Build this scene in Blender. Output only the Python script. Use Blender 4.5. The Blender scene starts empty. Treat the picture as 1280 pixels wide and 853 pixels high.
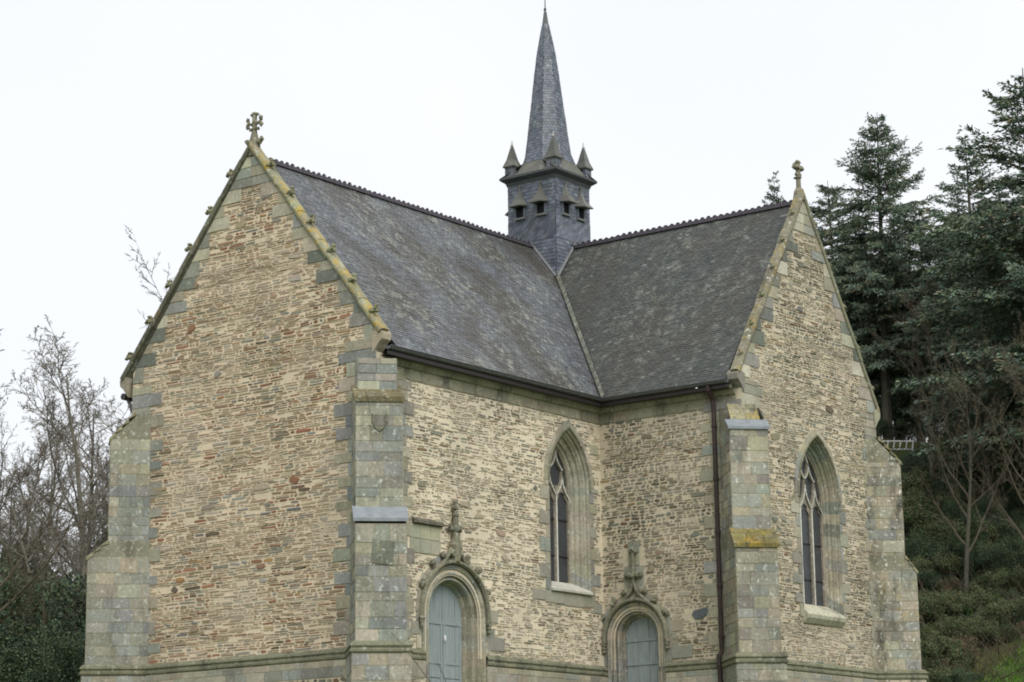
import bpy, math, random
import numpy as np
from mathutils import Vector, Matrix
from mathutils.geometry import tessellate_polygon
from mathutils import noise as mnoise
R = math.radians
random.seed(11)
sc = bpy.context.scene
col = sc.collection

# ------------------------------------------------------------ camera
CAM = Vector((38.7325, -45.678, -5.235))
yaw, pitch, roll = 0.6446, 0.2166, -0.0152
fwd = Vector((-math.sin(yaw)*math.cos(pitch), math.cos(yaw)*math.cos(pitch), math.sin(pitch)))
rt = Vector((math.cos(yaw), math.sin(yaw), 0)); up = rt.cross(fwd)
rt2 = rt*math.cos(roll)+up*math.sin(roll); up2 = -rt*math.sin(roll)+up*math.cos(roll)
cd = bpy.data.cameras.new('camera'); cam = bpy.data.objects.new('camera', cd); col.objects.link(cam)
m = Matrix((rt2, up2, -fwd)).transposed().to_4x4(); m.translation = CAM
cam.matrix_world = m
cd.sensor_width = 36; cd.lens = 2947.17/1280*36; cd.clip_start = .5; cd.clip_end = 3000
sc.camera = cam
sc.cycles.filter_width = 1.9
sc.render.resolution_x = 1024; sc.render.resolution_y = 682

# ------------------------------------------------------------ world and sun (overcast)
SUN_AZ = R(122)      # direction the light comes from, measured clockwise from +Y
SUN_EL = R(48)
w = bpy.data.worlds.new('World'); sc.world = w; w.use_nodes = True
nt = w.node_tree; nt.nodes.clear()
sky = nt.nodes.new('ShaderNodeTexSky'); sky.sky_type = 'NISHITA'; sky.sun_disc = False
sky.sun_elevation = SUN_EL; sky.sun_rotation = SUN_AZ; sky.air_density = 1; sky.dust_density = 4
tc = nt.nodes.new('ShaderNodeTexCoord'); nz = nt.nodes.new('ShaderNodeTexNoise'); nz.inputs['Scale'].default_value = 2.2
nz.inputs['Detail'].default_value = 4
rp = nt.nodes.new('ShaderNodeValToRGB')
rp.color_ramp.elements[0].position = .35; rp.color_ramp.elements[0].color = (5.3, 5.5, 5.75, 1)
rp.color_ramp.elements[1].position = .62; rp.color_ramp.elements[1].color = (5.8, 5.85, 5.95, 1)
mx = nt.nodes.new('ShaderNodeMix'); mx.data_type = 'RGBA'; mx.inputs[0].default_value = .93
bg = nt.nodes.new('ShaderNodeBackground'); bg.inputs['Strength'].default_value = .1
wo = nt.nodes.new('ShaderNodeOutputWorld')
nt.links.new(tc.outputs['Generated'], nz.inputs['Vector']); nt.links.new(nz.outputs['Fac'], rp.inputs['Fac'])
nt.links.new(sky.outputs[0], mx.inputs[6]); nt.links.new(rp.outputs[0], mx.inputs[7])
nt.links.new(mx.outputs[2], bg.inputs['Color']); nt.links.new(bg.outputs[0], wo.inputs[0])
sd = bpy.data.lights.new('sun', 'SUN'); sd.energy = 1.5; sd.angle = R(50); sd.color = (1, .975, .94)
so = bpy.data.objects.new('sun', sd); col.objects.link(so)
sdir = Vector((math.sin(SUN_AZ)*math.cos(SUN_EL), math.cos(SUN_AZ)*math.cos(SUN_EL), math.sin(SUN_EL)))
so.rotation_euler = sdir.to_track_quat('Z', 'Y').to_euler(); so.location = (0, 0, 60)
vs = sc.view_settings; vs.view_transform = 'Standard'; vs.look = 'None'; vs.exposure = 0.86; vs.gamma = 1; vs.use_curve_mapping = False

# ------------------------------------------------------------ helpers
def lin(r, g, b, k=1.0):
    f = lambda c: (c/255/12.92 if c/255 <= .04045 else ((c/255+.055)/1.055)**2.4)
    return (min(.9, f(r)*k), min(.9, f(g)*k), min(.9, f(b)*k))

class MB:
    """collects faces with a colour and a material index each, then links ONE mesh object"""
    def __init__(s): s.v = []; s.f = []; s.c = []; s.m = []
    def face(s, pts, c=(.5, .5, .5), mi=0):
        n = len(s.v); s.v.extend(pts); s.f.append(tuple(range(n, n+len(pts)))); s.c.append(c); s.m.append(mi)
    def add(s, verts, faces, c=(.5, .5, .5), mi=0):
        n = len(s.v); s.v.extend(verts)
        for f in faces: s.f.append(tuple(i+n for i in f)); s.c.append(c); s.m.append(mi)
    def build(s, name, mats, parent=None, smooth=False):
        me = bpy.data.meshes.new(name)
        me.from_pydata([tuple(v) for v in s.v], [], s.f)
        if not isinstance(mats, (list, tuple)): mats = [mats]
        for m in mats: me.materials.append(m)
        me.polygons.foreach_set('material_index', s.m)
        if smooth: me.polygons.foreach_set('use_smooth', [True]*len(s.f))
        at = me.color_attributes.new('Col', 'FLOAT_COLOR', 'CORNER')
        cnt = [len(f) for f in s.f]
        arr = np.repeat(np.array([(c[0], c[1], c[2], 1) for c in s.c], dtype=np.float32), cnt, axis=0)
        at.data.foreach_set('color', arr.ravel())
        me.update()
        o = bpy.data.objects.new(name, me); col.objects.link(o)
        if parent: o.parent = parent
        return o

def tag(o, label=None, cat=None, group=None, kind=None):
    if label: o['label'] = label
    if cat: o['category'] = cat
    if group: o['group'] = group
    if kind: o['kind'] = kind
    return o
def empty(name, loc=(0, 0, 0)):
    o = bpy.data.objects.new(name, None); o.location = loc; col.objects.link(o); return o

def FR(O, U, N):
    O = Vector(O); U = Vector(U); N = Vector(N)
    return lambda u, v, n=0: O+U*u+Vector((0, 0, v))+N*n
def box(mb, F, u0, u1, v0, v1, n0, n1, c=(.5, .5, .5), mi=0):
    p = [F(u, v, n) for n in (n0, n1) for v in (v0, v1) for u in (u0, u1)]
    mb.add(p, [(0, 2, 3, 1), (4, 5, 7, 6), (0, 1, 5, 4), (2, 6, 7, 3), (0, 4, 6, 2), (1, 3, 7, 5)], c, mi)
def prism(mb, F, poly, n0, n1, c=(.5, .5, .5), mi=0, bev=0):
    """poly in (u,v), extruded along n; optional bevelled front"""
    k = len(poly); cu = sum(p[0] for p in poly)/k; cv = sum(p[1] for p in poly)/k
    def ins(p, d):
        du, dv = cu-p[0], cv-p[1]; l = math.hypot(du, dv) or 1
        return (p[0]+du/l*d, p[1]+dv/l*d)
    V = [F(p[0], p[1], n0) for p in poly]+[F(p[0], p[1], n1-bev) for p in poly]
    fs = [tuple(range(k))[::-1]]+[(i, (i+1) % k, k+(i+1) % k, k+i) for i in range(k)]
    if bev:
        q = [ins(p, bev*1.4) for p in poly]
        V += [F(p[0], p[1], n1) for p in q]
        fs += [(k+i, k+(i+1) % k, 2*k+(i+1) % k, 2*k+i) for i in range(k)]+[tuple(range(2*k, 3*k))]
    else: fs += [tuple(range(k, 2*k))]
    mb.add(V, fs, c, mi)
def vary(c, a=.12, hue=.04):
    k = 1+random.uniform(-a, a)
    return tuple(max(.005, x*k*(1+random.uniform(-hue, hue))) for x in c)
def pick(pal):
    r = random.random()*sum(p[0] for p in pal)
    for p in pal:
        r -= p[0]
        if r <= 0: return vary(p[1])
    return vary(pal[-1][1])
def clip(poly, planes):
    for a, b, c in planes:                       # keep a*u+b*v+c >= 0
        out = []
        for i in range(len(poly)):
            p, q = poly[i], poly[(i+1) % len(poly)]
            dp, dq = a*p[0]+b*p[1]+c, a*q[0]+b*q[1]+c
            if dp >= 0: out.append(p)
            if (dp >= 0) != (dq >= 0):
                t = dp/(dp-dq); out.append((p[0]+(q[0]-p[0])*t, p[1]+(q[1]-p[1])*t))
        poly = out
        if len(poly) < 3: return []
    return poly
def tube(mb, pts, rad, n=8, c=(.5, .5, .5), mi=0, cap=True):
    pts = [Vector(p) for p in pts]
    if not hasattr(rad, '__len__'): rad = [rad]*len(pts)
    V = []; prev = None
    for i, p in enumerate(pts):
        d = (pts[min(i+1, len(pts)-1)]-pts[max(i-1, 0)])
        d = d.normalized() if d.length > 1e-9 else Vector((0, 0, 1))
        if prev is None:
            a = d.orthogonal().normalized()
        else:
            a = (prev-d*prev.dot(d)); a = a.normalized() if a.length > 1e-6 else d.orthogonal().normalized()
        prev = a; b = d.cross(a)
        for j in range(n):
            t = 2*math.pi*j/n; V.append(p+(a*math.cos(t)+b*math.sin(t))*rad[i])
    fs = [(i*n+j, i*n+(j+1) % n, (i+1)*n+(j+1) % n, (i+1)*n+j) for i in range(len(pts)-1) for j in range(n)]
    if cap and n > 2:
        fs += [tuple(range(n))[::-1], tuple(range((len(pts)-1)*n, len(pts)*n))]
    mb.add(V, fs, c, mi)
def blob(mb, ctr, rx, ry, rz, c=(.5, .5, .5), mi=0, jit=.25, nu=7, nv=5):
    """a small lumpy carved stone"""
    V = [Vector(ctr)+Vector((0, 0, -rz))]
    for i in range(1, nv):
        ph = math.pi*i/nv
        for j in range(nu):
            t = 2*math.pi*j/nu; k = 1+random.uniform(-jit, jit)
            V.append(Vector(ctr)+Vector((rx*math.sin(ph)*math.cos(t)*k, ry*math.sin(ph)*math.sin(t)*k, -rz*math.cos(ph)*k)))
    V.append(Vector(ctr)+Vector((0, 0, rz))); n = len(V)-1
    fs = [(0, 1+(j+1) % nu, 1+j) for j in range(nu)]
    for i in range(nv-2):
        for j in range(nu):
            a = 1+i*nu; fs.append((a+j, a+(j+1) % nu, a+nu+(j+1) % nu, a+nu+j))
    a = 1+(nv-2)*nu
    fs += [(a+j, a+(j+1) % nu, n) for j in range(nu)]
    mb.add(V, fs, c, mi)

# ------------------------------------------------------------ materials
def new_mat(name):
    m = bpy.data.materials.new(name); m.use_nodes = True; nt = m.node_tree
    b = nt.nodes['Principled BSDF']; return m, nt, b
def N(nt, t, **kw):
    n = nt.nodes.new(t)
    for k, v in kw.items():
        if k in n.inputs: n.inputs[k].default_value = v
        else: setattr(n, k, v)
    return n
def ramp(nt, src, p0, p1, c0=(0, 0, 0, 1), c1=(1, 1, 1, 1)):
    r = nt.nodes.new('ShaderNodeValToRGB'); e = r.color_ramp.elements
    e[0].position = p0; e[1].position = p1; e[0].color = c0; e[1].color = c1
    nt.links.new(src, r.inputs[0]); return r.outputs[0]
def mixc(nt, fac, a, b, mode='MIX'):
    m = nt.nodes.new('ShaderNodeMix'); m.data_type = 'RGBA'; m.blend_type = mode
    for i, s in ((0, fac), (6, a), (7, b)):
        if hasattr(s, 'is_output'): nt.links.new(s, m.inputs[i])
        elif i == 0: m.inputs[0].default_value = s
        else: m.inputs[i].default_value = (*s, 1) if len(s) == 3 else s
    return m.outputs[2]
def noise(nt, scale, detail=4, rough=.55, vec=None, stretch=None):
    n = N(nt, 'ShaderNodeTexNoise', Scale=scale, Detail=detail, Roughness=rough)
    g = nt.nodes.new('ShaderNodeNewGeometry').outputs['Position'] if vec is None else vec
    if stretch:
        mp = nt.nodes.new('ShaderNodeMapping'); mp.inputs['Scale'].default_value = stretch
        if len(stretch) == 3: pass
        nt.links.new(g, mp.inputs['Vector']); g = mp.outputs[0]
    nt.links.new(g, n.inputs['Vector']); return n.outputs['Fac']
def mul(nt, a, b):
    m = nt.nodes.new('ShaderNodeMath'); m.operation = 'MULTIPLY'
    for i, s in enumerate((a, b)):
        if hasattr(s, 'is_output'): nt.links.new(s, m.inputs[i])
        else: m.inputs[i].default_value = s
    return m.outputs[0]
def bump(nt, b, h, dist=.01, strength=.5):
    n = N(nt, 'ShaderNodeBump', Distance=dist, Strength=strength); nt.links.new(h, n.inputs['Height']); nt.links.new(n.outputs[0], b.inputs['Normal'])

def mat_stone(name, fine=.35, green=.0, yellow=0., white=0., dark=0., rough=.92, damp=.25):
    m, nt, b = new_mat(name)
    at = nt.nodes.new('ShaderNodeVertexColor'); at.layer_name = 'Col'
    c = at.outputs[0]
    v = ramp(nt, noise(nt, 14, 5, .65), .25, .75, (1-fine,)*3+(1,), (1+fine*.6,)*3+(1,))
    c = mixc(nt, 1.0, c, v, 'MULTIPLY')
    v = ramp(nt, noise(nt, .7, 4, .6), .3, .7, (1-damp, 1-damp*.95, 1-damp, 1), (1+damp*.4,)*3+(1,))
    c = mixc(nt, 1.0, c, v, 'MULTIPLY')
    if green:
        c = mixc(nt, mul(nt, ramp(nt, noise(nt, 1.1, 6, .7), .45, .68), green), c, lin(116, 116, 98))
    if dark:
        c = mixc(nt, mul(nt, ramp(nt, noise(nt, 1.6, 6, .75, stretch=(1, 1, .35)), .5, .66), dark), c, lin(60, 60, 55))
    if yellow:
        c = mixc(nt, mul(nt, ramp(nt, noise(nt, 3.2, 7, .75), .62-.22*yellow, .74-.2*yellow), min(1, yellow*1.2)), c, lin(168, 140, 38))
        c = mixc(nt, mul(nt, ramp(nt, noise(nt, 5.5, 6, .7), .66-.1*yellow, .72), yellow*.8), c, lin(186, 122, 36))
    if white:
        c = mixc(nt, mul(nt, ramp(nt, noise(nt, 7, 6, .75), .57, .66), white), c, lin(215, 218, 208))
    nt.links.new(c, b.inputs['Base Color']); b.inputs['Roughness'].default_value = rough
    b.inputs['Specular IOR Level'].default_value = .25
    bump(nt, b, noise(nt, 38, 6, .7), .012, .6)
    return m
M_RUB = mat_stone('rubble_masonry', .22, green=.12, damp=.18)
M_ASH = mat_stone('dressed_stone', .25, green=.1, yellow=.12, white=.3, dark=.25)
M_BUTT = mat_stone('lichened_stone', .3, green=.12, yellow=.16, white=.6, dark=.45)
M_BUTT_R = mat_stone('black_stained_stone', .35, green=.1, yellow=.28, white=1., dark=.85)
M_COPE = mat_stone('yellow_lichen_stone', .35, green=.7, yellow=.62, white=.5, dark=.25)
M_CARV = mat_stone('carved_stone', .35, green=.15, yellow=.2, white=.45, dark=.5)
M_MOSS = mat_stone('mossy_stone', .35, green=.7, yellow=.5, dark=.9, white=.2)
M_STRING = mat_stone('damp_moulding_stone', .3, green=.45, dark=.7, white=.35)

def mat_slate(name, moss=.6, pale=.5, base=1.0, rough=.5, streak=1):
    m, nt, b = new_mat(name)
    at = nt.nodes.new('ShaderNodeVertexColor'); at.layer_name = 'Col'; c = at.outputs[0]
    v = ramp(nt, noise(nt, 9, 5, .7), .25, .75, (.75,)*3+(1,), (1.2,)*3+(1,)); c = mixc(nt, 1., c, v, 'MULTIPLY')
    f = ramp(nt, noise(nt, .42, 9, .76, stretch=(1, 1, .5)), .42, .58)
    c = mixc(nt, mul(nt, f, moss), c, lin(68, 65, 58))
    f = mul(nt, ramp(nt, noise(nt, 3.4, 8, .82), .5, .64), ramp(nt, noise(nt, .38, 4, .6, stretch=(1.4, 1, .6)), .43, .58)); c = mixc(nt, mul(nt, f, pale), c, lin(150, 153, 142))
    f = ramp(nt, noise(nt, 5.5, 3, .6), .69, .72); c = mixc(nt, mul(nt, f, pale*.8), c, lin(170, 172, 155))
    nt.links.new(c, b.inputs['Base Color'])
    f = ramp(nt, noise(nt, .3, 6, .7, stretch=(1.3, 1, .45)), .5, .66); c = mixc(nt, mul(nt, f, .6), c, lin(56, 54, 50))
    f = ramp(nt, noise(nt, 2.4, 6, .8), .665, .7); c = mixc(nt, mul(nt, f, pale*.8), c, lin(166, 168, 156))
    r = ramp(nt, noise(nt, 2.2, 5, .6), .3, .7, (rough-.08,)*3+(1,), (rough+.2,)*3+(1,)); nt.links.new(r, b.inputs['Roughness'])
    b.inputs['Specular IOR Level'].default_value = .5
    bump(nt, b, noise(nt, 30, 5, .7), .008, .5)
    return m
M_SLATE_A = mat_slate('weathered_blue_slate', .9, .95, rough=.42)
M_SLATE_B = mat_slate('mossy_dark_slate', .55, .55, rough=.6)
M_SLATE_T = mat_slate('spire_slate', .1, .2, rough=.5)

def mat_simple(name, c, rough=.7, var=.2, scale=6, spec=.3, metal=0, bs=0, stretch=None):
    m, nt, b = new_mat(name)
    k = ramp(nt, noise(nt, scale, 5, .65, stretch=stretch), .25, .75, tuple(x*(1-var) for x in c)+(1,), tuple(min(1, x*(1+var)) for x in c)+(1,))
    nt.links.new(k, b.inputs['Base Color']); b.inputs['Roughness'].default_value = rough
    b.inputs['Specular IOR Level'].default_value = spec; b.inputs['Metallic'].default_value = metal
    if bs: bump(nt, b, noise(nt, scale*5, 5, .7), bs, .6)
    return m
M_LEAD = mat_simple('lead', lin(122, 128, 132), .65, .25, 4, .5)
M_IRON = mat_simple('black_iron', lin(46, 40, 40), .5, .3, 8, .5)
M_RIDGE = mat_simple('dark_ridge_tile', lin(52, 48, 54), .6, .35, 9, .4)
M_GUT = mat_simple('zinc_gutter', lin(82, 84, 86), .45, .3, 5, .5)
M_DOOR = mat_simple('faded_blue_paint', lin(136, 146, 147), .8, .28, 5, .35, bs=.006, stretch=(5, 5, .4))
M_WHITE = mat_simple('white_paint', (.7, .7, .68), .6, .1)
def mat_glass():
    m, nt, b = new_mat('leaded_window_glass')
    tc = nt.nodes.new('ShaderNodeNewGeometry')
    sep = nt.nodes.new('ShaderNodeSeparateXYZ'); nt.links.new(tc.outputs['Position'], sep.inputs[0])
    a = nt.nodes.new('ShaderNodeMath'); a.operation = 'ADD'; nt.links.new(sep.outputs['X'], a.inputs[0]); nt.links.new(sep.outputs['Y'], a.inputs[1])
    def lines(sign):
        x = mul(nt, a.outputs[0], 1.35*sign); s = nt.nodes.new('ShaderNodeMath'); s.operation = 'ADD'
        nt.links.new(x, s.inputs[0]); nt.links.new(sep.outputs['Z'], s.inputs[1])
        w_ = mul(nt, s.outputs[0], 9.0); fr = nt.nodes.new('ShaderNodeMath'); fr.operation = 'FRACT'; nt.links.new(w_, fr.inputs[0])
        l = nt.nodes.new('ShaderNodeMath'); l.operation = 'LESS_THAN'; l.inputs[1].default_value = .16; nt.links.new(fr.outputs[0], l.inputs[0]); return l.outputs[0]
    mxn = nt.nodes.new('ShaderNodeMath'); mxn.operation = 'MAXIMUM'; nt.links.new(lines(1), mxn.inputs[0]); nt.links.new(lines(-1), mxn.inputs[1])
    g = ramp(nt, noise(nt, 3, 4), .3, .7, (.008, .010, .014, 1), (.03, .035, .045, 1))
    nt.links.new(mixc(nt, mxn.outputs[0], g, (.13, .135, .14)), b.inputs['Base Color'])
    b.inputs['Roughness'].default_value = .35; b.inputs['Specular IOR Level'].default_value = .35
    bump(nt, b, noise(nt, 5, 2), .02, .5)
    return m
M_GLASS = mat_glass()
M_DARK = mat_simple('dark_opening', (.01, .01, .012), .9, .2)

# ------------------------------------------------------------ dimensions
Wd, L, MW, W2 = 9.0, 10.03, 4.86, 7.8
HE, HR = 7.8, 13.86
CX, CY = -Wd/2, L+W2/2
YE = L+W2+8
ZG = -2.2
GA = FR((-Wd, 0, 0), (1, 0, 0), (0, -1, 0))
WA = FR((0, 0, 0), (0, 1, 0), (1, 0, 0))
WB = FR((0, L, 0), (1, 0, 0), (0, -1, 0))
GB = FR((MW, L, 0), (0, 1, 0), (1, 0, 0))

PG = .62
JOINT = lin(172, 166, 138)
MORT_GA = lin(220, 203, 177); MORT_WA = lin(218, 206, 182); MORT_WB = lin(202, 190, 167)
PAL_GA = [(5, lin(172, 152, 124)), (3, lin(156, 134, 108)), (2.4, lin(140, 140, 130)), (1.6, lin(126, 132, 134)), (2.8, lin(160, 114, 86)), (1.9, lin(142, 90, 66)), (1.1, lin(100, 86, 68)), (2.6, lin(176, 162, 132)), (.5, lin(172, 132, 78)), (.4, lin(86, 74, 62))]
PAL_WA = [(4, lin(170, 160, 134)), (3, lin(150, 148, 132)), (2.4, lin(134, 138, 132)), (1.2, lin(124, 120, 104)), (1.2, lin(104, 98, 84)), (.7, lin(136, 92, 68)), (.4, lin(112, 70, 52)), (.9, lin(84, 78, 68)), (.6, lin(170, 138, 92))]
PAL_WB = [(4, lin(150, 144, 118)), (3, lin(134, 134, 120)), (2, lin(124, 128, 122)), (1.6, lin(112, 104, 86)), (1.4, lin(98, 90, 76)), (.7, lin(128, 92, 66)), (1.0, lin(80, 74, 64)), (.5, lin(160, 132, 88))]
PAL_ASH = [(4, lin(152, 152, 138)), (3, lin(164, 158, 136)), (2.5, lin(138, 148, 148)), (1.6, lin(122, 130, 128)), (1.6, lin(168, 162, 138)), (1.1, lin(108, 112, 108)), (1.6, lin(186, 180, 160))]
PAL_BLUE = [(3, lin(136, 146, 144)), (2.5, lin(120, 130, 134)), (2, lin(148, 152, 138)), (1.3, lin(104, 114, 120)), (1, lin(164, 162, 148)), (.8, lin(172, 170, 152))]

def mute(pal, to, k): return [(w_, tuple(a*(1-k)+b*k for a, b in zip(c, to))) for w_, c in pal]
PAL_GA = mute(mute(PAL_GA, lin(128, 118, 98), .12), MORT_GA, .06); PAL_WA = mute(mute(PAL_WA, lin(126, 124, 108), .2), MORT_WA, .14); PAL_WB = mute(PAL_WB, lin(124, 120, 102), .22)
PAL_ASH = mute(PAL_ASH, lin(166, 158, 142), .45); PAL_BLUE = mute(PAL_BLUE, lin(158, 152, 138), .38)
# ------------------------------------------------------------ masonry builders
def stone(mb, F, u0, u1, v0, v1, h, c, jit=.2):
    w_, hh = u1-u0, v1-v0; r = hh*.32; j = lambda k=1: random.uniform(-1, 1)*hh*jit*k
    sk = random.uniform(-.12, .12)*hh
    P = [(u0+r*random.uniform(.5, 2.2), v0+j(.6)+sk), (u0+w_*random.uniform(.4, .6), v0+j(.7)), (u1-r*random.uniform(.5, 2.2), v0+j(.6)-sk), (u1+j(.5), v0+hh*.5+j()),
         (u1-r*random.uniform(.5, 2.2), v1+j(.6)-sk), (u0+w_*random.uniform(.4, .6), v1+j(.7)), (u0+r*random.uniform(.5, 2.2), v1+j(.6)+sk), (u0+j(.5), v0+hh*.5+j())]
    k = 8; cu, cv = (u0+u1)/2, (v0+v1)/2; b = min(.012, hh*.16)
    Q = [(p[0]+(b if p[0] < cu else -b), p[1]+(b if p[1] < cv else -b)) for p in P]
    V = [F(p[0], p[1], -.004) for p in P]+[F(p[0], p[1], h+random.uniform(-.004, .004)) for p in Q]
    mb.add(V, [(i, (i+1) % k, k+(i+1) % k, k+i) for i in range(k)]+[tuple(range(k, 2*k))], c)

def tone(c, pal, u, v, sd_):
    """stones smeared with lime in some patches, bare and darker in others"""
    n = mnoise.noise(Vector((u*.55+sd_, v*.8, sd_)))+.5*mnoise.noise(Vector((u*2.1+sd_, v*2.6, sd_)))
    if n > 0: k = min(.72, n*1.1); mt = lin(196, 184, 168); return tuple(a*(1-k)+b*k for a, b in zip(c, mt))
    k = min(.3, -n*.5); return tuple(a*(1-k) for a in c)
def rubble(mb, F, urange, v0, v1, pal, excl=lambda u, v: False, hmin=.045, hmax=.105, lmin=.12, lmax=.48, gap=.022, keep=1.0, big=.02):
    sd_ = random.uniform(0, 100); bigs = []
    ar = (v1-v0)*(urange((v0+v1)/2)[1]-urange((v0+v1)/2)[0])
    for i in range(int(ar*.3)):
        bv = random.uniform(v0, v1-.3); ra, rb = urange(bv+.1)
        if rb-ra < 1: continue
        bu = random.uniform(ra+.1, rb-.5); bw, bh = random.uniform(.2, .55), random.uniform(.11, .21)
        if excl(bu, bv) or excl(bu+bw, bv) or excl(bu+bw/2, bv+bh): continue
        if any(bu < o[1]+.05 and bu+bw > o[0]-.05 and bv < o[3]+.05 and bv+bh > o[2]-.05 for o in bigs): continue
        bigs.append((bu, bu+bw, bv, bv+bh)); stone(mb, F, bu, bu+bw, bv, bv+bh, .027, tone(pick(pal), pal, bu, bv, sd_), .1)
    ex0 = excl
    excl = lambda u, v: ex0(u, v) or any(o[0] < u < o[1] and o[2]+.02 < v < o[3]-.02 for o in bigs)
    v = v0
    while v < v1-.02:
        rough_ = .75+.5*(mnoise.noise(Vector((v*.9, sd_, 0)))+.5)
        h = rough_*random.uniform(hmin, hmax) if random.random() > .12 else hmax*random.uniform(1, 1.4)
        h = min(h, v1-v)
        ua, ub = urange(v+h/2)
        u = ua-random.uniform(0, .3); ph = random.random()*10
        while u < ub:
            l = random.uniform(lmin, lmax)*random.choice((.6, 1, 1, 1.2)); g = gap*random.uniform(.5, 1.7)
            e = u+l
            uc, vc = (u+e)/2, v+h/2
            wob = .014*math.sin(uc*1.7+ph*.1+v*2)+.01*math.sin(uc*4.1+v)
            if e-.03 < ub and u+.03 > ua and not excl(uc, vc) and not excl(u+.05, vc) and not excl(e-.05, vc) and random.random() < keep:
                if h > .08 and random.random() < .3:      # two thin stones instead of one
                    m_ = v+h*random.uniform(.4, .6)
                    stone(mb, F, u, e-g, v+wob+g*.3, m_+wob-g*.3, random.uniform(.006, .02), tone(pick(pal), pal, uc, vc, sd_))
                    stone(mb, F, u+random.uniform(0, .04), e-g-random.uniform(0, .04), m_+wob+g*.35, v+h+wob-g*.5, random.uniform(.006, .02), tone(pick(pal), pal, uc, vc, sd_))
                else:
                    dv = random.uniform(0, .3)*g
                    stone(mb, F, u, e-g, v+wob+g*.4+dv, v+h+wob-g*.5+dv, random.uniform(.006, .022), tone(pick(pal), pal, uc, vc, sd_))
            u = e
        v += h
    return mb

def ablock(mb, F, poly, pal, h=.028, n0=-.01, g=.007, c=None):
    k = len(poly); cu = sum(p[0] for p in poly)/k; cv = sum(p[1] for p in poly)/k
    q = []
    for p in poly:
        q.append((p[0]+(g if p[0] < cu else -g)+random.uniform(-.004, .004), p[1]+(g if p[1] < cv else -g)+random.uniform(-.004, .004)))
    prism(mb, F, q, n0, h+random.uniform(-.004, .004), c or pick(pal), 0, .006)
def ashlar(mb, F, u0, u1, v0, v1, pal, hh=(.22, .38), ll=(.35, .7), h=.012, planes=None):
    v = v0
    while v < v1-.01:
        dh = random.uniform(*hh)
        if v1-v-dh < .14: dh = v1-v
        u = u0; 
        while u < u1-.01:
            l = random.uniform(*ll)
            if u1-u-l < .2: l = u1-u
            poly = [(u, v), (u+l, v), (u+l, v+dh), (u, v+dh)]
            if planes: poly = clip(poly, planes)
            if len(poly) > 2: ablock(mb, F, poly, pal, h)
            u += l
        v += dh
def quoins(mb, F, side, ue, v0, v1, pal, wl=(.3, .75), hh=(.24, .4), h=.03):
    """long and short corner stones growing from ue; side=+1 grows to larger u"""
    v = v0; k = 0
    while v < v1-.02:
        dh = min(random.uniform(*hh), v1-v); k += 1
        l = wl[0]+random.uniform(0, .12) if k % 2 else wl[1]-random.uniform(0, .25)
        a, b = (ue, ue+l) if side > 0 else (ue-l, ue)
        ablock(mb, F, [(a, v), (b, v), (b, v+dh), (a, v+dh)], pal, h)
        v += dh

def arch_ring(c, zs, w_, rise, zb, n=10, jam=None):
    """points of a jamb-arch-jamb line, left foot to right foot; pointed when rise>w"""
    Rr = (rise*rise+w_*w_)/(2*w_); off = Rr-w_; a = math.acos(max(-1, min(1, off/Rr))) if off > 1e-6 else math.pi/2
    right = [(c-off+Rr*math.cos(a*i/n), zs+Rr*math.sin(a*i/n)) for i in range(n+1)]
    left = [(2*c-p[0], p[1]) for p in right]
    jz = jam or [zb]
    L_ = [(c-w_, z) for z in jz]+left
    R_ = right[::-1][1:]+[(c+w_, z) for z in jz[::-1]]
    return L_+R_
def off_arch(w_, rise, d):
    """same centres, radius + d"""
    Rr = (rise*rise+w_*w_)/(2*w_); off = Rr-w_; R2 = Rr+d
    return w_+d, math.sqrt(R2*R2-off*off)
def jamb_levels(zb, zs, step=.34):
    z = zb; out = [zb]
    while z+step < zs-.12:
        z += random.uniform(step*.8, step*1.2); out += [z-.006, z+.006]
    return out
def sweep_rings(mb, F, rings, colf, mi=0):
    n = len(rings[0][0])
    for a in range(len(rings)-1):
        for i in range(n-1):
            p = rings[a][0]; q = rings[a+1][0]
            mb.face([F(*p[i], rings[a][1]), F(*p[i+1], rings[a][1]), F(*q[i+1], rings[a+1][1]), F(*q[i], rings[a+1][1])], colf(i, n), mi)

def backing(mb, F, outer, holes, c, mi=0, n=0):
    loops = [[Vector((p[0], p[1], 0)) for p in outer]]+[[Vector((p[0], p[1], 0)) for p in h] for h in holes]
    flat = [p for l in loops for p in l]
    for t in tessellate_polygon(loops):
        a, b, d = (flat[i] for i in t)
        if (b-a).cross(d-a).z < 0: b, d = d, b
        mb.face([F(a.x, a.y, n), F(b.x, b.y, n), F(d.x, d.y, n)], c, mi)

chapel = empty('chapel', (0, 0, ZG+1))
tag(chapel, 'old rubble stone chapel with slate roofs, two pointed gables and a thin spire', 'chapel')
chapel.location = (0, 0, 0)

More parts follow.
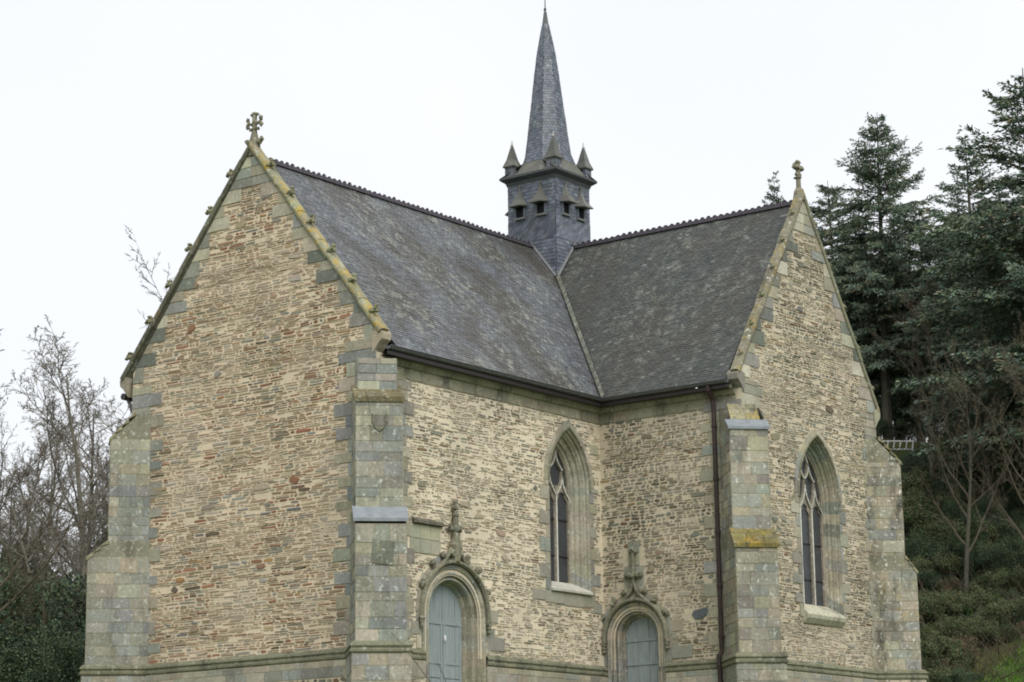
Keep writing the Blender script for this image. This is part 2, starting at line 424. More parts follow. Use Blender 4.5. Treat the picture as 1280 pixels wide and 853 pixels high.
# openings  (centre u, spring z, outer half width, outer rise, bottom z, depth, inner half width, inner rise, inner bottom)
WIN_A = dict(c=8.43, zs=5.2, w=.97, r=1.6, zb=2.2, d=.46, wi=.66, ri=1.15, zi=2.45)
WIN_B = dict(c=4.1, zs=4.95, w=1.14, r=1.8, zb=1.5, d=.45, wi=1.0, ri=1.5, zi=1.85)
DOOR_A = dict(c=3.08, zs=1.08, w=1.05, d=.36, wi=.82)
DOOR_B = dict(c=1.12, zs=.88, w=.74, d=.32, wi=.58)
def in_arch(q, u, v, m_=0., arch=0.):
    w_ = q['w']+m_; 
    if v < q['zs']: return abs(u-q['c']) < w_ and v > q.get('zb', ZG)-m_*.5
    r = q.get('r', q['w']); w2, r2 = off_arch(q['w'], r, m_+arch)
    Rr = (r*r+q['w']**2)/(2*q['w']); o_ = Rr-q['w']
    return math.hypot(abs(u-q['c'])+o_, v-q['zs']) < Rr+m_+arch
def hole(q, zb):
    return arch_ring(q['c'], q['zs'], q['w'], q.get('r', q['w']), zb)

# ---- window: splayed reveal, surround stones, tracery, glass, sill
def make_window(F, q, lights, parent, pal, name='window'):
    top = empty(name); top.parent = parent
    lv = jamb_levels(q['zi'], q['zs']); 
    f_ = (q['zs']-q['zb'])/(q['zs']-q['zi'])
    lvo = [q['zs']-(q['zs']-z)*f_ for z in lv]
    mb = MB(); npt = len(arch_ring(0, q['zs'], 1, 1.2, 0, 10, lv))
    base = {}
    def cf(i, n):
        k = min(i, n-2-i); 
        nj = len(lv)
        if k < nj-1 and k % 2 == 1: return JOINT
        if k >= nj and (k-nj) % 3 == 2: pass
        key = (i < n/2, k//2 if k < nj else 100+(k-nj)//3)
        if key not in base: base[key] = pick(pal)
        return base[key]
    prof = [(1.0, .034), (.97, .0), (.90, -.03), (.88, -.10), (.74, -.13), (.70, -.17), (.60, -.22), (.57, -.30), (.30, -.36), (.26, -.42), (.06, -.46), (0, -.5)]
    rings = []
    for t, n_ in prof:
        w_ = q['wi']+(q['w']-q['wi'])*t; r_ = q['ri']+(q['r']-q['ri'])*t
        lvt = [a+(b-a)*t for a, b in zip(lv, lvo)]
        rings.append((arch_ring(q['c'], q['zs'], w_, r_, 0, 10, lvt), n_*q['d']/.5 if n_ < 0 else n_))
    sweep_rings(mb, F, rings, cf)
    mb.build('window_reveal', M_CARV, top)
    # surround: long-and-short jamb stones and voussoirs
    mb = MB()
    for s in (-1, 1):
        v = q['zb']-.1; k = 0
        while v < q['zs']-.02:
            dh = min(random.uniform(.26, .42), q['zs']-v); k += 1
            l = random.uniform(.16, .24) if k % 2 else random.uniform(.34, .5)
            a = q['c']+s*q['w']; b = a+s*l
            ablock(mb, F, [(min(a, b), v), (max(a, b), v), (max(a, b), v+dh), (min(a, b), v+dh)], pal, .03); v += dh
        nv = 6
        Rr = (q['r']**2+q['w']**2)/(2*q['w']); o_ = Rr-q['w']; dd = .24; R2 = Rr+dd
        a1 = math.acos(o_/Rr); a2 = math.acos(o_/R2)
        for i in range(nv):
            A, B = a1*i/nv, a1*(i+1)/nv; A2, B2 = a2*i/nv, a2*(i+1)/nv
            P = [(q['c']+s*(-o_+Rr*math.cos(A)), q['zs']+Rr*math.sin(A)), (q['c']+s*(-o_+R2*math.cos(A2)), q['zs']+R2*math.sin(A2)),
                 (q['c']+s*(-o_+R2*math.cos(B2)), q['zs']+R2*math.sin(B2)), (q['c']+s*(-o_+Rr*math.cos(B)), q['zs']+Rr*math.sin(B))]
            if s < 0: P = P[::-1]
            prism(mb, F, P, -.01, .03, pick(pal), 0, .008)
    mb.build('window_surround', M_ASH, top)
    # slender hood moulding over the arch
    mb = MB(); hr = []
    for d_, n_ in ((.0, .03), (.01, .06), (.05, .075), (.075, .05), (.08, .03)):
        w_, r_ = off_arch(q['w'], q['r'], d_); hr.append((arch_ring(q['c'], q['zs'], w_, r_, q['zs']-.1), n_))
    sweep_rings(mb, F, hr, lambda i, n: vary(lin(126, 124, 106), .08)); mb.build('hood_mould', M_CARV, top)
    # glass
    mb = MB(); nd = -q['d']-.1; rg = arch_ring(q['c'], q['zs'], q['wi'], q['ri'], q['zi']-.1)
    backing(mb, F, rg, [], (0, 0, 0), 0, nd+.03); g = mb.build('window_glass', M_GLASS, top)
    # tracery
    mb = MB(); tc_ = lin(150, 142, 128); edge = lin(228, 228, 218)
    n1 = -q['d']+.03; n0 = nd+.035
    def bar(pts, wd=.05, c=tc_):
        for i in range(len(pts)-1):
            a, b = Vector(pts[i]+(0,)), Vector(pts[i+1]+(0,)); d = (b-a).normalized(); p = Vector((-d.y, d.x, 0))
            V = [];
            for e in (a-d*.006, b+d*.006):
                for off_, n_ in ((-wd, n0), (-wd, n1-.05), (-wd*.5, n1), (wd*.5, n1), (wd, n1-.05), (wd, n0)):
                    s_ = e+p*off_; V.append(F(s_.x, s_.y, n_))
            mb.add(V[:], [(j, j+1, 7+j, 6+j) for j in (0, 1, 3, 4)], c)
            mb.add(V[:], [(2, 3, 9, 8)], edge)
    wl = 2*q['wi']/lights; x0 = q['c']-q['wi']; sp = q['zs']-.25
    for i in range(1, lights): bar([(x0+wl*i, q['zi']-.08), (x0+wl*i, sp)], .055)
    def curve(p, q_, bow, n=7):
        out = []; dx, dz = q_[0]-p[0], q_[1]-p[1]; l = math.hypot(dx, dz)
        for i in range(n+1):
            t = i/n; b = bow*math.sin(math.pi*t)*l; out.append((p[0]+dx*t-dz/l*b, p[1]+dz*t+dx/l*b))
        return out
    zt = q['zs']+q['ri']
    if lights == 2:
        m_ = (q['c'], sp)
        bar(curve(m_, (q['c']-.33, sp+.72), .12), .04); bar(curve(m_, (q['c']+.33, sp+.72), -.12), .04)
        bar(curve((q['c']-.33, sp+.72), (q['c'], zt-.02), -.14), .04); bar(curve((q['c']+.33, sp+.72), (q['c'], zt-.02), .14), .04)
        for s in (-1, 1):
            bar(curve((q['c']+s*q['wi'], sp-.1), (q['c']+s*.33, sp+.72), .16*s), .04)
        heads = [(q['c']-wl/2, sp), (q['c']+wl/2, sp)]
    else:
        a_, b_ = x0+wl, x0+2*wl
        for m_, s in ((a_, -1), (b_, 1)):
            bar(curve((m_, sp), (q['c'], sp+.85), .12*s), .04)
            bar(curve((m_, sp), (m_+s*.22, sp+.8), .1*-s), .04)
            bar(curve((m_+s*.22, sp+.8), (m_-s*.12, zt-.42), -.1*-s), .04)
            bar(curve((m_+s*wl, sp-.1), (m_+s*.22, sp+.8), .14*s), .04)
            bar(curve((q['c'], sp+.85), (m_-s*.12, zt-.42), -.16*s), .04)
            bar([(m_-s*.12, zt-.42), (q['c'], zt-.03)], .04)
        heads = [(x0+wl*(i+.5), sp) for i in range(3)]
    for hx, hz in heads:                         # cusped light heads
        hw = wl/2-.03
        for s in (-1, 1):
            P = [(hx+s*hw, hz-.22), (hx+s*hw, hz+.28), (hx, hz+.28), (hx, hz+.12), (hx+s*hw*.45, hz+.05), (hx+s*hw*.5, hz-.06)]
            if s > 0: pass
            prism(mb, F, P if s < 0 else P[::-1], n0, n1-.06, tc_)
    # frame along the arch and jambs
    fr = []
    for d_, n_ in ((.0, n0), (.0, n1-.03), (-.035, n1), (-.07, n1-.03), (-.07, n0)):
        w_, r_ = off_arch(q['wi'], q['ri'], d_); fr.append((arch_ring(q['c'], q['zs'], w_, r_, q['zi']-.1), n_))
    sweep_rings(mb, F, fr, lambda i, n: vary(tc_, .04))
    mb.build('window_tracery', M_CARV, top)
    # saddle bars
    z = q['zi']+.75
    while z < sp-.2:
        for i in range(lights):
            mb = MB(); box(mb, F, x0+wl*i+.05, x0+wl*(i+1)-.05, z-.012, z+.012, nd+.04, nd+.065); mb.build('saddle_bar', M_IRON, top)
        z += 1.05
    return top

# ---- rubble walls
def make_gable(F, wid, apex, zk, win, pal, mort, name, n_, excl_extra, keep, slopeL, slopeR, qpal, gz):
    """gable wall: mortar backing, rubble stones, dressed stones along the verges"""
    mb = MB()
    outer = [(0, .0), (wid, .0), (wid, zk), (wid/2, apex), (0, zk)]
    holes = [hole(win, win['zb'])] if win else []
    backing(mb, F, outer, holes, mort)
    def ur(v):
        if v <= zk: return (.0, wid)
        t = (v-zk)/(apex-zk); return (wid/2*t, wid-wid/2*t)
    ex = lambda u, v: (win is not None and in_arch(win, u, v, .12)) or excl_extra(u, v)
    rubble(mb, F, ur, .1, apex-.8, pal, ex, **gz)
    o = mb.build(name, M_RUB, chapel)
    # dressed stones along the slopes
    mb = MB(); v = zk-.3; k = 0; qpal = PAL_ASH+[(3, lin(192, 186, 166)), (3.5, lin(116, 120, 112))]
    ta = (apex-zk)/(wid/2)
    while v < apex-.05:
        dh = min(random.uniform(.26, .44), apex-v); k += 1
        l = random.uniform(.12, .4) if k % 2 else random.uniform(.4, .75)
        if v > apex-1.3: l = 3
        for s in (0, 1):
            def X(z): return max(0, (z-zk)/ta)
            a0, a1 = X(v), X(v+dh)
            b = a0+l+ .25
            if b > wid/2: b = wid/2
            P = [(a0, v), (b, v), (b, v+dh), (a1, v+dh)] if a1 < b else [(a0, v), (b, v), (a1, v+dh)]
            if s: P = [(wid-p[0], p[1]) for p in P][::-1]
            ablock(mb, F, P, qpal, .03)
        v += dh
    mb.build('verge_stones', M_ASH, o)
    return o

gaex = lambda u, v: (v > 8 and False)
g_a = make_gable(GA, Wd, 14.06, 8.32, None, PAL_GA, MORT_GA, 'gable_wall', 'A', gaex, 1, 0, 0, PAL_ASH, dict(keep=.95, gap=.03, hmin=.036, hmax=.088, lmin=.1, lmax=.55))
g_b = make_gable(GB, W2, 14.02, 8.24, WIN_B, PAL_WB+PAL_WA, MORT_WB, 'gable_wall', 'B', lambda u, v: False, 1, 0, 0, PAL_ASH, dict(keep=.93, gap=.029, hmin=.036, hmax=.085, lmin=.08, lmax=.44))
# left quoins of the front gable, right quoins, and those of the transept gable
mb = MB(); quoins(mb, GA, 1, 0.0, .1, 7.9, PAL_BLUE+PAL_ASH, (.7, 1.3)); mb.build('corner_stones', M_ASH, g_a)
mb = MB(); quoins(mb, GA, -1, Wd, .1, 8.1, PAL_BLUE+PAL_ASH, (.95, 1.5)); mb.build('corner_stones', M_ASH, g_a)
mb = MB(); quoins(mb, GB, -1, W2, .1, 7.9, PAL_ASH, (.6, .95)); mb.build('corner_stones', M_ASH, g_b)
mb = MB(); quoins(mb, GB, 1, 0, .1, 7.9, PAL_ASH, (.9, 1.25)); mb.build('corner_stones', M_ASH, g_b)

# side wall of the nave (window + door)
mb = MB()
o1 = arch_ring(DOOR_A['c'], DOOR_A['zs'], DOOR_A['w'], DOOR_A['w'], 0)
outer = [(0, 0)]+o1+[(L, 0), (L, 7.7), (0, 7.7)]
backing(mb, WA, outer, [hole(WIN_A, WIN_A['zb'])], MORT_WA)
exA = lambda u, v: in_arch(WIN_A, u, v, .12) or in_arch(DOOR_A, u, v, .45) or (1.3 < u < 2.6 and 2.55 < v < 3.35)
rubble(mb, WA, lambda v: (.9, L), .1, 7.3, PAL_WA, exA, keep=.80, gap=.031, hmin=.036, hmax=.08, lmin=.08, lmax=.42)
for i in range(6): ablock(mb, WA, [(1.3+.42*(i % 3), 2.6+.38*(i//3)), (1.3+.42*(i % 3)+.42, 2.6+.38*(i//3)), (1.3+.42*(i % 3)+.42, 2.98+.38*(i//3)), (1.3+.42*(i % 3), 2.98+.38*(i//3))], [(1, lin(176, 170, 148)), (1, lin(164, 164, 146))], .03)
for (a, b, c_, d) in ((4.5, 5.3, .25, .62), (4.55, 5.0, 1.0, 1.35), (9.5, 9.95, 1.6, 1.9), (7.2, 8.1, 1.75, 2.08), (8.1, 9.0, 1.72, 2.05), (6.6, 7.2, 1.8, 2.1), (9.0, 9.6, 1.75, 2.1), (9.5, 9.9, 6.2, 6.5)):
    ablock(mb, WA, [(a, c_), (b, c_), (b, d), (a, d)], PAL_ASH, .028)
w_a = mb.build('side_wall', M_RUB, chapel)
mb = MB(); quoins(mb, WA, 1, .0, .1, 7.3, PAL_ASH, (1.15, 1.5)); mb.build('corner_stones', M_ASH, w_a)
# side wall of the transept (door)
mb = MB(); o2 = arch_ring(DOOR_B['c'], DOOR_B['zs'], DOOR_B['w'], DOOR_B['w'], 0)
backing(mb, WB, [(0, 0)]+o2+[(MW, 0), (MW, 7.7), (0, 7.7)], [], MORT_WB)
exB = lambda u, v: in_arch(DOOR_B, u, v, .35) or (abs(u-1.1) < .35 and v < 3.4) or (2.95 < u < 3.65 and 1.22 < v < 1.56)
rubble(mb, WB, lambda v: (0, MW-.7), .1, 7.3, PAL_WB, exB, keep=.94, gap=.027, hmin=.04, hmax=.105, lmin=.08, lmax=.38)
stone(mb, WB, 3.0, 3.6, 1.25, 1.53, .03, lin(98, 104, 108), .15)
for (a, b, c_, d) in ((2.3, 3.0, .2, .55), (2.3, 2.7, .95, 1.3)):
    ablock(mb, WB, [(a, c_), (b, c_), (b, d), (a, d)], PAL_ASH, .028)
w_b = mb.build('side_wall', M_RUB, chapel)
mb = MB(); quoins(mb, WB, -1, MW, .1, 7.3, PAL_ASH, (1.0, 1.45)); mb.build('corner_stones', M_ASH, w_b)
# walls on the sides the photograph does not show
for nm, F, wd, gab in (('side_wall', FR((-Wd, YE, 0), (0, -1, 0), (-1, 0, 0)), YE, 0), ('gable_wall', FR((0, YE, 0), (-1, 0, 0), (0, 1, 0)), Wd, 1),
                       ('side_wall', FR((MW, L+W2, 0), (-1, 0, 0), (0, 1, 0)), MW, 0), ('side_wall', FR((0, L+W2, 0), (0, 1, 0), (1, 0, 0)), YE-L-W2, 0)):
    mb = MB()
    backing(mb, F, [(0, 0), (wd, 0), (wd, 7.9)]+([(wd/2, 13.85)] if gab else [])+[(0, 7.9)], [], MORT_WA)
    if not gab: rubble(mb, F, lambda v: (0, wd), .1, 7.4, PAL_WA, keep=.9, gap=.03, hmin=.08, hmax=.16, lmin=.2, lmax=.6)
    mb.build(nm, M_RUB, chapel)

# ---- plinth and string course, running round the visible sides (broken by the doors)
def footprint_sides():
    return [(GA, 0, Wd, []), (WA, 0, L, [(DOOR_A['c'], 1.3)]), (WB, 0, MW, [(DOOR_B['c'], 1.02)]), (GB, 0, W2, [])]
pl = MB(); sc_ = MB()
STR = [(.11, -.01), (.12, .055), (.09, .085), (.055, .13), (.02, .145), (-.01, .15), (-.03, .12), (-.075, .12), (-.10, .15), (-.15, .15), (-.2, .11)]
for F, a, b, drs in footprint_sides():
    segs = []; u = a
    for c_, hw in drs: segs.append((u, c_-hw)); u = c_+hw
    segs.append((u, b))
    for s0, s1 in segs:
        pl, sc_ = MB(), MB()
        ashlar(pl, F, s0, s1, -.62, -.2, PAL_ASH, (.24, .34), (.3, .7), .13)
        rubble(pl, (lambda F_: (lambda u, v, n=0: F_(u, v, n+.115)))(F), lambda v: (s0, s1), -.2-1.6, -.62, PAL_WB, keep=.95)
        backing(pl, F, [(s0, ZG), (s1, ZG), (s1, -.1), (s0, -.1)], [], MORT_WB, 0, .115)
        e0 = .15 if (s0 == 0 and F in (GA, GB)) else 0
        for i in range(len(STR)-1):
            z0, n0 = STR[i]; z1, n1 = STR[i+1]; x = s0
            while x < s1-.01:
                x2 = min(s1, x+random.uniform(.5, .9)); c_ = vary(lin(124, 124, 102), .14)
                sc_.face([F(x, z0, n0), F(x2-.006, z0, n0), F(x2-.006, z1, n1), F(x, z1, n1)], c_); x = x2
        sc_.build('string_course', M_STRING, pl.build('plinth', M_ASH, chapel))
for F, wd in ((FR((-Wd, YE, 0), (0, -1, 0), (-1, 0, 0)), YE), (FR((0, YE, 0), (-1, 0, 0), (0, 1, 0)), Wd), (FR((MW, L+W2, 0), (-1, 0, 0), (0, 1, 0)), MW), (FR((0, L+W2, 0), (0, 1, 0), (1, 0, 0)), YE-L-W2)):
    pl = MB(); box(pl, F, 0, wd, ZG, 0, -.05, .12, MORT_WB); pl.build('plinth', M_ASH, chapel)

# ---- buttresses (diagonal, stepped)
def make_buttress(corner, dx, dy, kind):
    """local frame: u across, n outward from the corner"""
    D = Vector((dx, dy, 0)).normalized(); U = Vector((-D.y, D.x, 0))
    F0 = FR(corner, U, D); H = .6 if kind == 'lead' else .54; pal = PAL_BLUE+PAL_ASH if kind in ('lead', 'left') else PAL_ASH
    mat = M_BUTT_R if kind == 'right' else M_BUTT
    mb = MB()
    pu, plw = (.56, .88) if kind == 'right' else (.58, 1.12) if kind == 'left' else (.72, 1.12); z1, z2, z3, z4 = 3.05, 3.55, 6.35, 7.15
    if kind == 'lead': z4 = 6.75
    HL = H+.04
    def shaft(h, p, za, zb_, pin=None, ztop=None):
        for sgn in (-1, 1):    # sides
            FS = FR(Vector(corner)+U*(sgn*h), -D*sgn if sgn < 0 else D, U*sgn)
            # parametrise sides so that u runs along D
            FS = (lambda sg: (lambda u, v, n=0: Vector(corner)+D*u+U*(sg*(h+n))+Vector((0, 0, v))))(sgn)
            ashlar(mb, FS, -.75, p, za, zb_, pal, (.24, .38), (.35, .75), .012)
            mb.face([FS(-.9, za), FS(p, za), FS(p, zb_), FS(-.9, zb_)], JOINT)
            if pin is not None:
                mb.face([FS(-.9, zb_), FS(p, zb_), FS(pin, ztop), FS(-.9, ztop)], lin(140, 138, 120))
        FF = lambda u, v, n=0: Vector(corner)+U*u+D*(p+n)+Vector((0, 0, v))
        ashlar(mb, FF, -h, h, za, zb_, pal, (.22, .4), (.3, .7), .012)
        mb.face([FF(-h, za), FF(h, za), FF(h, zb_), FF(-h, zb_)], JOINT)
    shaft(HL, plw, .1, z1, pu-.02, z2-.03); shaft(H, pu, z2-.45, z3, -.2, z4-.06)
    shaft(HL+.1, plw+.1, ZG, -.18)
    # string course round the buttress
    o = mb.build('buttress', mat, chapel)
    s = MB()
    for i in range(len(STR)-1):
        za, na = STR[i]; zb_, nb = STR[i+1]
        def loop(z, n):
            return [Vector(corner)+U*(-(HL+n))+D*(-.9)+Vector((0, 0, z)), Vector(corner)+U*(-(HL+n))+D*(plw+n)+Vector((0, 0, z)), Vector(corner)+U*(HL+n)+D*(plw+n)+Vector((0, 0, z)), Vector(corner)+U*(HL+n)+D*(-.9)+Vector((0, 0, z))]
        A, B = loop(za, na), loop(zb_, nb)
        for k in range(3): s.face([A[k], A[k+1], B[k+1], B[k]], vary(lin(122, 122, 100), .08))
    s.build('string_course', M_STRING, o)
    # weatherings (sloping caps)
    def cap(name, h, p0, za, p1, zb_, mat_, rows, ov=.05, th=.09, c=lin(140, 136, 110)):
        s = MB(); k = rows
        for i in range(k):
            a, b = i/k, (i+1)/k
            pa, za_ = p0+ov+(p1-p0-ov)*a, za+(zb_-za)*a
            pb, zb2 = p0+ov+(p1-p0-ov)*b, za+(zb_-za)*b
            un = -h-ov; 
            while un < h+ov-.01:
                l = random.uniform(.3, .55) if rows > 1 else 2*h+2*ov
                ue = un+l
                if h+ov-ue < .2: ue = h+ov
                g = .006; c_ = vary(c, .15)
                P = [(pa, za_-th if i == 0 else za_-.02), (pa, za_+.015), (pb, zb2+.0), (pb, zb2-.12)]
                V = [Vector(corner)+U*uu+D*pp+Vector((0, 0, zz)) for uu in (un+g, ue-g) for pp, zz in P]
                s.add(V, [(0, 1, 2, 3), (4, 7, 6, 5), (0, 4, 5, 1), (1, 5, 6, 2), (2, 6, 7, 3), (3, 7, 4, 0)], c_)
                un = ue
        return s.build(name, mat_, o)
    if kind == 'lead':
        cap('lead_cap', HL, plw, z1+.12, pu-.02, z2, M_LEAD, 1, .06, .07)
        cap('weathering', H, pu, z3, -.25, z4+.1, M_BUTT, 2, .05, .12, lin(112, 104, 78))
        s = MB()      # blocks above the top weathering, filling the corner
        FF = lambda u, v, n=0: Vector(corner)+U*u+D*(.1+n)+Vector((0, 0, v))
        ashlar(s, FF, -.5, .5, z4-.1, 7.5, PAL_BLUE, (.2, .3), (.35, .6), .03); s.face([FF(-.5, 6.4), FF(.5, 6.4), FF(.5, 7.5), FF(-.5, 7.5)], JOINT)
        for sg in (-1, 1):
            FS = (lambda sg: (lambda u, v, n=0: Vector(corner)+D*u+U*(sg*(.5+n))+Vector((0, 0, v))))(sg)
            ashlar(s, FS, -.6, .1, z4-.1, 7.5, PAL_BLUE, (.2, .3), (.35, .6), .02)
        s.build('corner_stones', M_ASH, o)
        s = MB()      # worn coat of arms and a carved niche panel
        Fp = lambda u, v, n=0: Vector(corner)+U*u+D*(pu+n)+Vector((0, 0, v))
        shield = [(.17*a, 5.72+.2*b) for a, b in ((-1, 1), (1, 1), (1, -.1), (.6, -.8), (0, -1.25), (-.6, -.8), (-1, -.1))][::-1]
        k = len(shield)
        for i in range(k):
            a, b = shield[i], shield[(i+1) % k]
            if abs(a[1]-b[1]) < 1e-6 and a[1] > 5.9: continue
            tube(s, [Fp(a[0], a[1], .02), Fp(b[0], b[1], .02)], .026, 5, lin(128, 128, 108))
        s.build('carved_shield', M_CARV, o)
        s = MB(); Fp = lambda u, v, n=0: Vector(corner)+U*u+D*(plw+n)+Vector((0, 0, v))
        ring = [(.17*math.cos(t)+.12, 1.35+.55+.17*math.sin(t)) for t in [math.pi*i/6 for i in range(12)]]
        prism(s, Fp, [(-.25, 2.05), (.3, 1.98), (.34, 2.6), (-.2, 2.66)], 0, .035, lin(122, 126, 112), 0, .01); s.build('worn_panel', M_CARV, o)
    elif kind == 'near':
        cap('weathering', HL, plw, z1, pu-.02, z2, M_MOSS, 3, .06, .09, lin(120, 112, 70))
        cap('lead_cap', H, pu, z3, pu-.3, z3+.27, M_LEAD, 1, .06, .06)
        cap('weathering', H-.12, pu-.32, z3+.27, -.05, z4, M_MOSS, 3, .0, .06)
    else:
        cap('weathering', HL, plw, z1, pu-.02, z2, M_BUTT, 3, .04, .09)
        cap('weathering', H, pu, z3, -.1, z4, M_MOSS if kind == 'right' else M_BUTT, 4, .04, .08)
    return o
b1 = make_buttress((0, 0, 0), 1, -1, 'lead'); b1['label'] = 'buttress between the front gable and the doorway wall, with grey lead cap and worn shield'
b2 = make_buttress((-Wd, 0, 0), -1, -1, 'left')
b3 = make_buttress((MW, L, 0), 1, -1, 'near'); b3['label'] = 'buttress beside the black drainpipe with orange lichened slope'
b4 = make_buttress((MW, L+W2, 0), 1, 1, 'right'); b4['label'] = 'pale spotted buttress at the right hand corner'
make_buttress((0, YE, 0), 1, 1, 'right'); make_buttress((-Wd, YE, 0), -1, 1, 'right')

# ---- windows
wA = make_window(WA, WIN_A, 2, chapel, PAL_ASH); wB = make_window(GB, WIN_B, 3, chapel, PAL_ASH)
def sill(F, q, parent, big):
    s = MB(); c = q['c']; w_ = q['w']
    if big:
        P = [(.05, q['zb']-.26), (.16, q['zb']-.12), (.18, q['zb']-.02), (.1, q['zb']+.08), (-.45, q['zi']+.02), (-.5, q['zb']-.3)]
    else:
        P = [(.0, q['zb']-.12), (.1, q['zb']-.1), (.1, q['zb']-.04), (.0, q['zb']+.02), (-.45, q['zi']+.0), (-.5, q['zb']-.3)]
    k = len(P); us = (c-w_-.04, c+w_-.12) if big else (c-w_-.02, c+w_+.0)
    V = [F(u, z, n) for u in us for n, z in P]
    s.add(V, [tuple(range(k))[::-1], tuple(range(k, 2*k))]+[(i, (i+1) % k, k+(i+1) % k, k+i) for i in range(k)], lin(190, 186, 164) if big else lin(198, 196, 184))
    return s.build('window_sill', M_ASH if not big else M_CARV, parent)
sill(WA, WIN_A, wA, False); sill(GB, WIN_B, wB, True)
wA['label'] = 'two light pointed window near the inner corner'; wB['label'] = 'three light pointed window in the right gable'

# ---- doorways
def make_door(F, q, parent, style, lab):
    c, zs = q['c'], q['zs']
    top = empty('doorway'); top.parent = parent; top['label'] = lab
    # planks
    d = MB(); nd = -q['d']-.05
    npk = 6 if style == 'A' else 3; wi = q['wi']; rails = (.9,) if style == 'A' else (.82, .15)
    def ztop(u): return zs+math.sqrt(max(0, (wi+.03)**2-(u-c)**2))
    zr = [ZG+.3, -.55]+sorted(rails)[0:]+[9]
    for i in range(npk):
        a, b = c-wi+2*wi*i/npk, c-wi+2*wi*(i+1)/npk
        for j in range(len(zr)-1):
            z0, z1 = zr[j]+.012, zr[j+1]-.012
            pts = [(a+.006, z0), (b-.006, z0)]
            if z1 > 5:
                if ztop((a+b)/2) < z0: continue
                pts += [(b-.006-(b-a-.012)*t/5, ztop(b-.006-(b-a-.012)*t/5)) for t in range(6)]
            else: pts += [(b-.006, z1), (a+.006, z1)]
            prism(d, F, pts, nd, nd+.03+(.006 if i % 2 else 0), (.5, .5, .5), 0, .004)
    box(d, F, c-wi-.05, c+wi+.05, ZG+.2, zs, nd-.03, nd+.004)
    dr = d.build('door', M_DOOR, top)
    d = MB()
    for z in rails:
        e = MB(); box(e, F, c-wi, c+wi, z-.035, z+.035, nd+.03, nd+.055); e.build('door_rail', M_DOOR, dr)
    if style == 'A':
        for s in (-1, 1):
            for z in (-.15, -.9): box(d, F, c+s*wi/2-wi*.4, c+s*wi/2+wi*.4, z-.03, z+.03, nd+.03, nd+.05)
            for e in (.06, .92):
                box(d, F, c+s*wi*e-.035, c+s*wi*e+.035, ZG+.3, .87, nd+.03, nd+.052)
    if style == 'A': d.build('door_frame', M_DOOR, dr)
    if style == 'A':
        d = MB(); blob(d, F(c+.06, .5, nd+.08), .035, .035, .1, (.6, .6, .6), 0, .05); d.build('door_plate', M_WHITE, dr)
    # moulded arch and jambs, from the outer order down to the door
    mb = MB(); lv = jamb_levels(ZG+.3, zs, .42)
    base = {}
    def cf(i, n):
        k = min(i, n-2-i); nj = len(lv)
        if k < nj-1 and k % 2 == 1: return JOINT
        key = (i < n/2, k//2 if k < nj else 100+(k-nj)//3)
        if key not in base: base[key] = pick(PAL_ASH)
        return base[key]
    w0 = q['w']+(.27 if style == 'A' else .24); s_ = w0-q['wi']
    prof = [(1, -.01), (1, .05), (.93, .085), (.86, .05), (.82, .05), (.76, -.02), (.66, -.02), (.62, .02), (.54, .03), (.49, -.03), (.46, -.1), (.36, -.1), (.33, -.06), (.26, -.05), (.2, -.1), (.17, -.2), (.08, -.2), (.04, -.24), (0, -.3)]
    rings = []
    for t, n_ in prof:
        w_ = q['wi']+s_*t; rings.append((arch_ring(c, zs, w_, w_, 0, 14, lv), n_*(q['d']+.06)/.3 if n_ < -.1 else n_))
    sweep_rings(mb, F, rings, cf); mb.build('door_surround', M_CARV, top)
    # pale dressed stones around
    mb = MB(); wo_ = w0+.03; nv = 9; dd = .3
    for i in range(nv):
        A, B = math.pi*i/nv, math.pi*(i+1)/nv; d2 = dd*(1 if i % 2 else .75)
        P = [(c+wo_*math.cos(A), zs+wo_*math.sin(A)), (c+(wo_+d2)*math.cos(A), zs+(wo_+d2)*math.sin(A)), (c+(wo_+d2)*math.cos(B), zs+(wo_+d2)*math.sin(B)), (c+wo_*math.cos(B), zs+wo_*math.sin(B))]
        prism(mb, F, P, -.01, .03, pick(PAL_ASH), 0, .008)
    for s in (-1, 1):
        v = .12; k = 0
        while v < zs-.02:
            dh = min(.36, zs-v); k += 1; l = .2 if k % 2 else .42
            a = c+s*wo_; b = a+s*l; ablock(mb, F, [(min(a, b), v), (max(a, b), v), (max(a, b), v+dh), (min(a, b), v+dh)], PAL_ASH, .03); v += dh
    oz = zs+w0
    if style == 'A': ft = 4.05
    else: ft = 3.4
    v = oz+.25
    while v < ft-.1:
        dh = random.uniform(.3, .42); hw = .34 if v < 2.75 else .2
        if style == 'B': ablock(mb, F, [(c-.02-hw, v), (c-.02+hw, v), (c-.02+hw, v+dh), (c-.02-hw, v+dh)], [(1, lin(162, 158, 138)), (1, lin(154, 154, 140))], .025)
        v += dh
    mb.build('dressed_stones', M_ASH, top)
    # ogee hood mould with crockets and finial
    mb = MB(); hr = []; cc = lin(132, 130, 112); hz = zs-.12
    for d_, n_ in ((.02, .02), (.02, .12), (.06, .17), (.11, .17), (.14, .1), (.15, .02)):
        w_ = w0+d_; hr.append((arch_ring(c, zs, w_, w_, hz, 18), n_))
    sweep_rings(mb, F, hr, lambda i, n: vary(cc, .08))
    for s in (-1, 1):      # the two ogee strokes rising to the finial
        tip = oz+(.85 if style == 'A' else .55); a0 = math.radians(58)
        p0 = (c+s*(w0+.08)*math.cos(a0)*.75, zs+(w0+.08)*math.sin(a0)*1.03+.05); pts = []
        for i in range(9):
            t = i/8; x = c+s*(abs(p0[0]-c)*(1-t)**1.9+.03); z = p0[1]+(tip-p0[1])*t**.95
            pts.append(F(x, z, .1))
        tube(mb, pts, [.06]*8+[.04], 6, cc)
